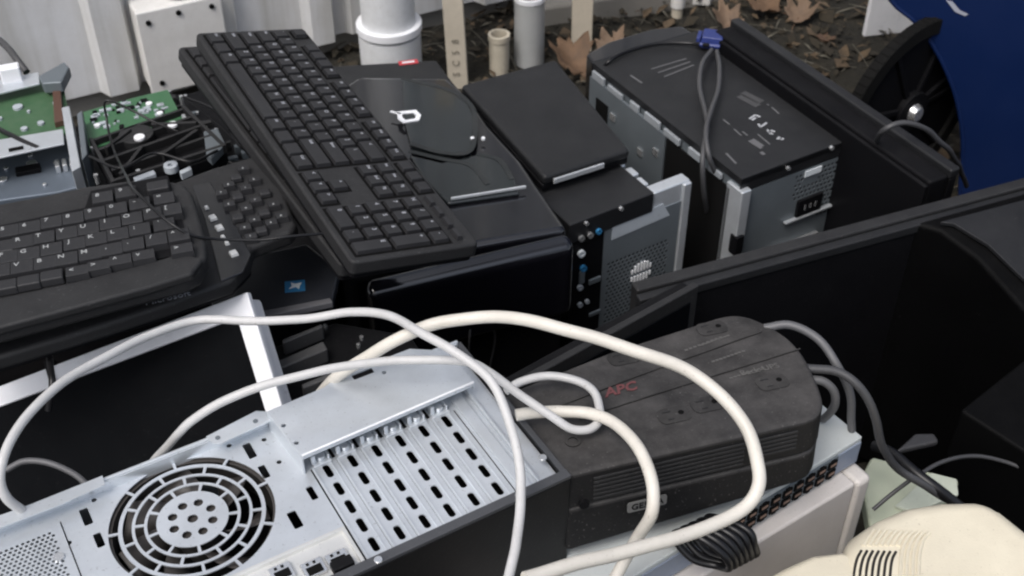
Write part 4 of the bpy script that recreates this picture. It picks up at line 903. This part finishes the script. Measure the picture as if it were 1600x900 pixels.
# folded edges going down to the panel
def wallstrip(mb, pts, z0, z1, th=.001):
    for a, b in zip(pts[:-1], pts[1:]):
        a, b = Vector(a), Vector(b); d = (b - a).normalized(); n_ = Vector((-d.y, d.x)) * th / 2
        mb.prism([tuple(a - n_), tuple(b - n_), tuple(b + n_), tuple(a + n_)], z0, z1)
wallstrip(mb, [pq[0], pq[1]], PZ, PR - .0012); wallstrip(mb, [pq[1], pq[2]], PR - .0040, PR - .0012); wallstrip(mb, [pq[2], pq[3]], PR - .008, PR - .0012)
mb.build('raised_plate', STL, t)
mb = MB(); mb.tube([Vector((*pq[1], PR)), Vector((*pq[2], PR))], .0009, 8); mb.build('fold_highlight', WHT, t)  # thin white strip paints the highlight along the steel fold
mb = MB(); mb.prism(poly(F16, [(322, 682), (400, 642), (418, 643), (428, 655), (345, 693), (332, 692)], .008), .007, .008); mb.build('flange_tab', STL, t)
mb = MB(); mb.prism(poly(F16, [(-30, 816), (50, 787), (160, 743), (164, 757), (92, 790), (-30, 836)], .007), .0062, .007); mb.build('flange_tab', STL, t)
for px, py in ((340, 683), (399, 657)):
    q = h(px, py, .009); mb = MB(); mb.cyl((q.x, q.y, .0081), .002, .0006, 2, 10); mb.build('rivet', STD, t)
# fan behind the grille
mb = MB(); mb.ring(fc, .058, .0625, -.034, -.009, 48); mb.cyl((fc.x, fc.y, -.03), .021, .020, 2, 32)
fan = mb.build('fan', mat('fan_grey_plastic', (.03, .028, .026), .5, dust=.3, dcol=(.14, .12, .11)), t)
for k in range(7):
    mb = MB(); a0 = k * 360 / 7; P_ = []
    v = []
    for i in range(6):
        r_ = .020 + i * .0072; v += [(fc.x + r_ * math.cos(R(a0 + i * 5)), fc.y + r_ * math.sin(R(a0 + i * 5)), -.012), (fc.x + r_ * math.cos(R(a0 + 32 + i * 5)), fc.y + r_ * math.sin(R(a0 + 32 + i * 5)), -.030)]
    mb.add(v, [(2 * i, 2 * i + 1, 2 * i + 3, 2 * i + 2) for i in range(5)]); o = mb.build('fan_blade', MATS['fan_grey_plastic'], fan, smooth=60)
    q = o.modifiers.new('s', 'SOLIDIFY'); q.thickness = .0012
# psu mesh
holes = []
for i in range(18):
    for j in range(22):
        x = px1 - .006 - i * .0038 + (.0019 if j % 2 else 0); y = py1 - .006 - j * .0033
        if y > .02 and x > h(-40, 860, PZ).x - .02: holes.append(circ((x, y), .0013, 6))
mb = MB(); mb.sheet(rect(-TL + .011, px1 + .003, .0185, py1 + .001), holes, PZ + .0006, PZ + .0012); mb.build('power_supply_mesh', STL, t)
mb = MB(); mb.box(-TL + .012, px1 + .002, .02, py1, -.05, PZ - .012); mb.build('power_supply', STD, t)
q = h(93, 873, PZ); mb = MB(); mb.cyl((q.x, q.y, PZ + .0012), .004, .0015, 2, 12); mb.build('screw', CHR, t)
# io shield
mb = MB(); mb.box(px1 + .031, iox1 - .001, .0085, ioy1 - .001, PZ - .002, PZ + .0005); mb.box(px1 + .031, iox1 - .001, ioy1 - .004, ioy1 - .001, PZ, PZ + .004); mb.box(iox1 - .004, iox1 - .001, .0085, ioy1 - .004, PZ, PZ + .004)
ios = mb.build('io_shield', mat('bright_tin', (.72, .72, .70), .35, metal=.5, dust=.2, dcol=(.5, .5, .5)), t, bevel=.0005)
for px, py, nm in ((528, 872, 'network_port'), (490, 886, 'usb_port'), (440, 893, 'audio_port')):
    q = h(px, py, PZ + .004); mb = MB(); x, y = q.x, q.y; mb.box(x - .008, x + .008, y - .007, y + .007, PZ + .0006, PZ + .004)
    o = mb.build(nm, CHR, ios, bevel=.0008)
    mb = MB(); mb.box(x - .0055, x + .0055, y - .006, y + .001, PZ + .0041, PZ + .0045); mb.box(x - .004, x - .002, y + .003, y + .005, PZ + .0041, PZ + .0045); mb.box(x + .001, x + .003, y + .003, y + .005, PZ + .0041, PZ + .0045); mb.build('opening', VOID, o)
q = h(540, 884, PZ + .003); mb = MB(); mb.box(q.x - .010, q.x + .006, q.y - .004, q.y + .005, PZ + .001, PZ + .008); mb.build('black_plug', BLK, t, bevel=.001)
for px, py in ((595, 882), (848, 716), (815, 780)):
    q = h(px, py, .004); mb = MB(); mb.cyl((q.x, max(q.y, -.001), .0035), .0032, .002, 2, 14); mb.build('screw', CHR, t, bevel=.0006)

# ---------------------------------------------------------------- battery backup
F17 = frame2((883, 744), .555, (1270, 655), (815, 604)); g = F17.hit
t = thing('battery_backup', 'dusty black battery backup with outlets on top, lying right of the pale steel tower', 'battery backup', F17)
top = [(883, 744), (1258, 658), (1279, 647), (1285, 620), (1262, 565), (1235, 530), (1200, 507), (1165, 493), (1130, 493), (1075, 510), (950, 550), (815, 604), (780, 622)]
zb = g(1283, 733, g(1283, 650).y - 0, 1).z if 0 else -.092
mb = MB(); pt = poly(F17, top, 0); pt = pt[:1] + [tuple(q.to_2d()) for q in spline([(a, b, 0) for a, b in pt[1:10]], 4)] + pt[10:]; c_ = sum((Vector(p) for p in pt), Vector((0, 0))) / len(pt)
mb.prism(pt, -.036, 0); mb.build('upper_case', UPSM, t, bevel=.004, seg=3)
mb = MB(); mb.prism([tuple(c_ + (Vector(p) - c_) * .992) for p in pt], lambda x, y: -.083 + .075 * max(0, x), -.0365); mb.build('lower_case', UPSM, t, bevel=.004, seg=3)
for (a, b) in (((862, 640), (1000, 587)), ((1000, 587), (1190, 519)), ((905, 655), (1042, 611)), ((1042, 611), (1250, 546))):
    A, B = g(*a), g(*b); d = (B - A).normalized(); n_ = Vector((-d.y, d.x, 0)) * .0006
    mb = MB(); mb.prism([tuple(q.to_2d()) for q in (A - n_, B - n_, B + n_, A + n_)], .0002, .0011); mb.build('seam', UPSD, t)
# vent ridges on the near side
A = F17.hit
for k in range(6):
    z0 = -.009 - k * .0042
    for xa, xb in ((930, 1165), (1190, 1248)):
        x0, x1 = g(xa, 750 - (xa - 883) * .23, 0).x, g(xb, 744 - (xb - 883) * .23, 0).x
        if xa == 1190 and k > 4: continue
        mb = MB(); mb.box(x0, x1, -.0014, .001, z0 - .0012, z0 + .0012); mb.build('vent_ridge', BLK2, t, bevel=.0004)
for px, py in ((1064, 645), (1116, 628), (1217, 594), (1122, 510), (985, 556)):
    q = g(px, py, 0); mb = MB(); mb.prism(rrect(q.x - .020, q.x + .007, q.y - .010, q.y + .008, .006), .0001, .0006); o = mb.build('outlet', UPSD, t)
    mb = MB(); mb.cyl((q.x, q.y, .0004), .0024, .0006, 2, 12); mb.build('socket_hole', VOID, o)
    mb = MB(); mb.box(q.x - .015, q.x - .008, q.y + .003, q.y + .0042, .0004, .0010); mb.box(q.x - .013, q.x - .008, q.y - .006, q.y - .0048, .0004, .0010); mb.build('socket_slot', BLK2, o)
q = g(968, 610, 0); mb = MB(); mb.text('APC', .015, Matrix.Translation((q.x, q.y, .0008)) @ Matrix.Rotation(R(3), 4, 'Z'), bold=.0004, shear=.3); mb.build('red_lettering', mat('faded_red_print', (.15, .05, .052), .7), t)
q = g(1180, 580, 0); mb = MB(); mb.text('Back-UPS', .009, Matrix.Translation((q.x + .004, q.y, .0008)), bold=.0001); mb.build('lettering', mat('dim_print', (.10, .097, .093), .7), t)
for (a, b, w_) in (((1070, 548), (1130, 526), .001), ((1112, 566), (1165, 548), .001), ((1140, 592), (1195, 574), .0008), ((1095, 540), (1140, 524), .0008)):
    A_, B_ = g(*a), g(*b); mb = MB(); n = 9
    for i in range(n):
        p_ = A_.lerp(B_, i / n); mb.box(p_.x, p_.x + .0028, p_.y - w_, p_.y + w_, .0003, .0007)
    mb.build('small_print', MATS['dim_print'], t)
# label on the near side
q = g(1010, 785, -.002, 1); mb = MB(); T = Matrix.Translation((q.x, -.003, q.z)) @ Matrix.Rotation(R(90), 4, 'X')
mb.prism(rrect(-.0165, .0165, -.0052, .0052, .002), 0, .0008, T=T); o = mb.build('nameplate', mat('worn_grey_label', (.13, .13, .127), .5, dust=.3), t)
mb = MB(); mb.text('GE50 A', .0085, T @ Matrix.Translation((0, 0, .0012)), bold=.0001); mb.build('nameplate_text', BLK, o)
q = g(912, 787, -.002, 1); mb = MB(); mb.cyl((q.x, -.004, q.z), .004, .003, 1, 14); mb.build('round_button', BLK, t)
q = g(895, 690, 0); mb = MB(); mb.ring((q.x, q.y), .004, .0065, 0, .001, 20); mb.build('power_button', UPSD, t)

# ---------------------------------------------------------------- switch and beige box
F18 = level(1348, 682, .459, 35); s = F18.hit
t = thing('network_switch', 'pale grey network switch with a double row of ports, under the battery backup', 'network switch', F18)
sh = .034
mb = MB(); mb.box(-.34, 0, 0, .16, -sh, 0); mb.build('case', GRP, t, bevel=.0015)
q0, q1 = s(1146, 818, 0, 1), s(1300, 738, 0, 1)
mb = MB(); mb.box(q1.x + .002, -.002, -.0015, -.0002, -sh + .004, -.005); mb.build('front_plate', BLG, t)
mb = MB(); mb.box(-.33, q0.x - .006, -.0015, -.0002, -sh + .004, -.005); mb.build('front_plate', BLG, t)
mb = MB(); mb.box(q0.x - .004, q1.x + .001, -.002, -.0002, -sh + .004, -.004); mb.build('port_block', STD, t)
n = 9; pw = (q1.x - q0.x + .003) / n
for k in range(n):
    for r_ in range(2):
        z = -.0105 - r_ * .0115; x = q0.x - .002 + (k + .5) * pw
        mb = MB(); mb.box(x - pw * .38, x + pw * .38, -.0035, -.0015, z - .0042, z + .0042); mb.box(x - pw * .16, x + pw * .16, -.0035, -.0015, z + (.0042 if r_ == 0 else -.0062), z + (.0062 if r_ == 0 else -.0042)); o = mb.build('port', VOID, t)
        mb = MB(); mb.box(x - pw * .25, x + pw * .25, -.0042, -.0036, z - .0005, z + .002); mb.build('contact', BRN, o)
F19 = level(1343, 752, .424, 34); s = F19.hit
t = thing('beige_case', 'pinkish beige flat computer case under the pale grey network switch', 'computer', F19)
xr = .012
mb = MB(); mb.box(-.36, -.004, 0, .2, -.42, 0); mb.build('case', BGE, t, bevel=.003)
mb = MB(); mb.box(-.0035, .016, -.002, .2, -.42, -.0005); mb.build('front_bezel', mat('off_white_bezel', (.62, .59, .56), .45, dust=.25, dcol=(.42, .38, .34), up=False), t, bevel=.006, seg=3)
# cream monitor shell (superellipse shell on a level frame)
F20 = level(1400, 900, .40, 34); s = F20.hit
t = thing('cream_monitor', 'cream rounded monitor housing with curved vent slots in the lower right corner', 'monitor', F20)
o1 = [(1312, 868), (1330, 838), (1368, 812), (1415, 792), (1470, 783), (1540, 780), (1570, 800), (1640, 855), (1760, 960), (1700, 1060), (1500, 1080), (1380, 980), (1330, 920)]
o1 = [(a, b - 9) for a, b in o1]
mb = MB(); mb.prism(poly(F20, o1, .06), lambda x, y: -.25, lambda x, y: .06, grow=.06); mb.build('housing', CRM, t, bevel=.018, seg=6, smooth=60)
o2 = [(1185, 905), (1228, 882), (1268, 864), (1316, 858), (1400, 880), (1420, 960), (1250, 980), (1180, 930)]
mb = MB(); mb.prism(poly(F20, o2, .055), -.25, .055, grow=.03); mb.build('rear_neck', CRM, t, bevel=.012, seg=5, smooth=60)
bpy.context.view_layer.update(); dg = bpy.context.evaluated_depsgraph_get()
shells = [o.evaluated_get(dg) for o in t.children if o.name.startswith('housing')]
def on_shell(px, py, up=0.0):     # the point of the moulded shell seen at a photo pixel, in the thing's own frame
    best = None; o_ = F20.I @ CAM; d_ = (F20.I.to_3x3() @ ray(px, py)).normalized()
    for sh in shells:
        ok, p, n_, _ = sh.ray_cast(o_, d_)
        if ok and (best is None or (p - o_).length < (best[0] - o_).length): best = (p, n_)
    return best[0] + best[1] * up if best else None
for k in range(11):
    P_ = [(1366 + k * 8.6, 828 + .5 * k), (1356 + k * 8.8, 841), (1349 + k * 9, 853)] + ([(1344 + k * 9.2, 868), (1341 + k * 9.4, 890), (1340 + k * 9.5, 915)] if k > 6 else [])
    q = [p for p in (on_shell(x, y, .0002) for x, y in P_) if p]
    if len(q) > 2: mb = MB(); mb.tube(spline(q, 5), .0016, 8); mb.build('rib', CRM, t)
for k in range(7):
    P_ = [(1346 + k * 9, 860 + k * .3), (1339 + k * 9.2, 874), (1335 + k * 9.4, 892), (1333 + k * 9.5, 915)]
    q = [p for p in (on_shell(x, y, -.0004) for x, y in P_) if p]
    if len(q) > 2: mb = MB(); mb.tube(spline(q, 5), .0013, 8); mb.build('vent_slot', mat('brown_black_slot', (.02, .018, .015), .8), t)

# pale green crumpled board between
F21 = level(1360, 760, .33, 20)
t = thing('pale_green_tray', 'pale green plastic tray in the gap between the beige case and the cream monitor', 'tray', F21)
mb = MB(); mb.prism(poly(F21, [(1345, 745), (1362, 712), (1400, 722), (1500, 748), (1490, 778), (1440, 800), (1360, 830)], 0), -.02, 0); mb.build('tray', PALEG, t, bevel=.004)
mb = MB(); mb.prism(poly(F21, [(1398, 790), (1455, 738), (1495, 748), (1498, 772), (1430, 800)], .004), -.0, .004); mb.build('label_sheet', mat('green_white_sheet', (.5, .53, .45), .5, dust=.3, dcol=(.3, .36, .25), dsc=40), t, bevel=.001)
F22 = level(1420, 700, .30, 20)
mb = MB(); mb.prism([(-.02, -.005), (.03, 0), (.03, .012), (.01, .015)], -.008, 0); o = mb.build('grey_bracket', mat('grey_scrap', (.03, .03, .033), .5, dust=.12), bevel=.003); o.matrix_world = level(1425, 695, .33, 10).M
tag(o, 'dull grey triangular bracket in the shadow above the pale green tray', 'bracket')

# ---------------------------------------------------------------- big black television from behind
F23 = level(1000, 457, .42, 22); L23 = F23.hit(1600, 293).x
t = thing('television', 'large black television seen from behind, its long thin rim crossing the right half', 'television', F23)
mb = MB(); mb.box(0, .95, .006, .022, -.42, -.002); mb.build('front_frame', BLK2, t, bevel=.003)
mb = MB(); mb.box(-.002, .95, -.006, .0055, -.018, -.006); mb.build('rim', MTB, t, bevel=.002)
xh = F23.hit(1428, 348, 0).x
hump = poly(F23, [(1428, 347), (1470, 358), (1530, 395), (1600, 460), (1720, 560), (1850, 480), (1800, 260), (1610, 297)], -.004)
yy = min(p[1] for p in hump)
mb = MB(); mb.prism(hump, -.40, lambda x, y: -.004 + y * .10, grow=.0); mb.build('rear_shell', mat('deep_black_plastic', (.002, .002, .0022), .55, dust=.02, spec=.06), t, bevel=.006, seg=3)
hp2 = poly(F23, [(1468, 350), (1490, 352), (1545, 380), (1600, 425), (1700, 500), (1780, 430), (1730, 290), (1600, 315)], -.002)
mb = MB(); mb.prism(hp2, lambda x, y: -.002 + y * .10, lambda x, y: .003 + y * .10); mb.build('shell_panel', MTB, t, bevel=.001)
mb = MB(); q = F23.hit(1500, 720, -.16, 1)
mb.box(.0, .90, -.004, .005, -.42, -.0185) ; mb.build('rear_cover', BLK, t)
# television stand foot, lower right
F24 = level(1500, 640, .38, -50)
mb = MB(); mb.box(0, .16, 0, .14, -.38, 0); o = mb.build('black_carton', MATS['deep_black_plastic'], bevel=.004); o.matrix_world = F24.M
tag(o, 'plain black box in deep shadow at the right edge, under the television back', 'box')
# second slim screen leaning behind the battery backup
F25 = frame2((1089, 441), .44, (809, 585), (1095, 520), sx=-1, sy=-1)
F25 = level(1088, 443, .44, 38)
xl = F25.hit(800, 592).x
t = thing('slim_monitor', 'slim black monitor standing on edge just behind the battery backup', 'monitor', F25)
mb = MB(); mb.box(xl - .05, 0, -.004, .004, -.44, 0); mb.build('bezel', BLK2, t, bevel=.0015)
mb = MB(); mb.box(xl - .05, -.004, .0045, .016, -.44, -.004); mb.build('rear_shell', BLK, t, bevel=.003)
mb = MB(); mb.box(xl - .04, -.012, -.006, -.0045, -.42, -.016); mb.build('screen', SCRN, t)

# ---------------------------------------------------------------- cables on top
Z0 = .565
cable('white_cable', [(75, 825, .50), (60, 812, .53), (40, 800, .556), (12, 778, .58), (2, 735, .60), (20, 680, .61), (80, 612, .61), (160, 560, .60), (240, 520, .59), (310, 501, .585), (400, 503, .59), (480, 498, .60), (550, 487, .61), (600, 490, .62), (650, 515, .63), (712, 548, .63), (763, 592, .62), (793, 655, .605), (811, 731, .59), (815, 794, .58), (806, 849, .575), (790, 910, .57)], .0036, WHB, 'longest pale cable, looping over the white monitor and down across the steel slots', 'cable', 'pale cables looping over the pile')
cable('white_cable', [(225, 740, .48), (240, 720, .51), (262, 696, .54), (280, 676, .562), (300, 657, .575), (350, 625, .59), (420, 600, .60), (520, 577, .605), (620, 563, .605), (720, 564, .605), (765, 582, .60), (822, 622, .585), (862, 650, .575), (895, 671, .566), (925, 672, .563), (940, 652, .563), (932, 617, .563), (905, 596, .563), (860, 588, .563), (815, 598, .562), (790, 612, .56)], .0035, WHB, 'pale cable crossing the raised steel plate, ending in a small loop on the battery backup', 'cable', 'pale cables looping over the pile')
cable('white_cable', [(470, 660, .50), (490, 630, .53), (522, 594, .568), (570, 560, .59), (620, 530, .61), (690, 505, .62), (760, 497, .63), (830, 503, .64), (900, 520, .64), (980, 545, .635), (1060, 573, .625), (1120, 612, .615), (1165, 665, .605), (1186, 720, .59), (1187, 760, .58), (1160, 795, .57), (1100, 825, .57), (1000, 855, .58), (900, 882, .59), (820, 905, .60)], .0050, WHC, 'thick ivory cable making the big loop over the battery backup', 'cable', 'pale cables looping over the pile')
cable('white_cable', [(808, 650, .566), (840, 646, .566), (880, 642, .566), (922, 645, .568), (965, 662, .575), (997, 700, .58), (1016, 750, .575), (1016, 800, .56), (1000, 835, .53), (978, 870, .50), (955, 910, .48)], .0048, WHC, 'thick ivory cable with a cut end bending down in front of the battery backup', 'cable', 'pale cables looping over the pile')
cable('grey_cable', [(1195, 512, .54), (1235, 508, .545), (1280, 530, .54), (1310, 570, .53), (1328, 620, .50), (1330, 672, .46)], .0037, GRC, 'grey cable arching highest out of the far end of the battery backup', 'cable', 'cables at the far end of the battery backup')
cable('grey_cable', [(1262, 592, .53), (1288, 596, .53), (1304, 612, .52), (1303, 635, .50), (1285, 655, .465)], .0037, GRC, 'short grey cable loop ending on the network switch', 'cable', 'cables at the far end of the battery backup')
cable('dark_cable', [(1260, 575, .54), (1310, 580, .54), (1345, 608, .53), (1368, 655, .50), (1380, 700, .46), (1405, 735, .42), (1450, 762, .40), (1500, 790, .37)], .0038, DGC, 'dark grey cable curving down toward the cream monitor', 'cable', 'cables at the far end of the battery backup')
cable('dark_cable', [(1365, 797, .36), (1390, 775, .37), (1420, 752, .38), (1432, 745, .385), (1470, 722, .38), (1520, 713, .37), (1570, 722, .36), (1640, 745, .35)], .0020, DGC, 'thin dark cable arching over the pale green tray to the right edge', 'cable')
cable('black_cable', [(1365, 697, .39), (1400, 712, .40), (1440, 745, .40), (1480, 775, .39), (1530, 815, .36)], .0052, BKC, 'thick black cable lying behind the cream monitor', 'cable')
cable('dark_cable', [(10, 735, .535), (40, 722, .54), (80, 724, .54), (115, 740, .535), (140, 765, .53)], .0025, GRC, 'thin grey cable curving over the white monitor screen at the left edge', 'cable')
cable('black_cable', [(75, 545, .54), (80, 575, .535), (82, 600, .53), (75, 640, .51)], .0030, BKC, 'short black cable hanging over the top edge of the white monitor', 'cable')
# coiled black lead
o0 = at(1125, 850, .478); P_ = []
for k in range(6):
    a = k * 1.0
    P_ += [at(1040 + 13 * a, 842 - 6.5 * a, .474 + .003 * (k % 2)), at(1078 + 13 * a, 836 - 4 * a, .492), at(1112 + 12 * a, 852 - 4.0 * a, .492), at(1136 + 8.5 * a, 874 - 4.5 * a, .482), at(1139 + 8.5 * a, 888 - 4.5 * a, .468), at(1120 + 9 * a, 884 - 4 * a, .458), at(1080 + 11 * a, 872 - 6 * a, .461)]
mb = MB(); mb.tube([p - o0 for p in spline(P_, 8)], .0031, 10); o = mb.build('coiled_lead', BKC); o.location = o0
tag(o, 'bundle of coiled shiny black lead hanging over the front of the network switch', 'cable')
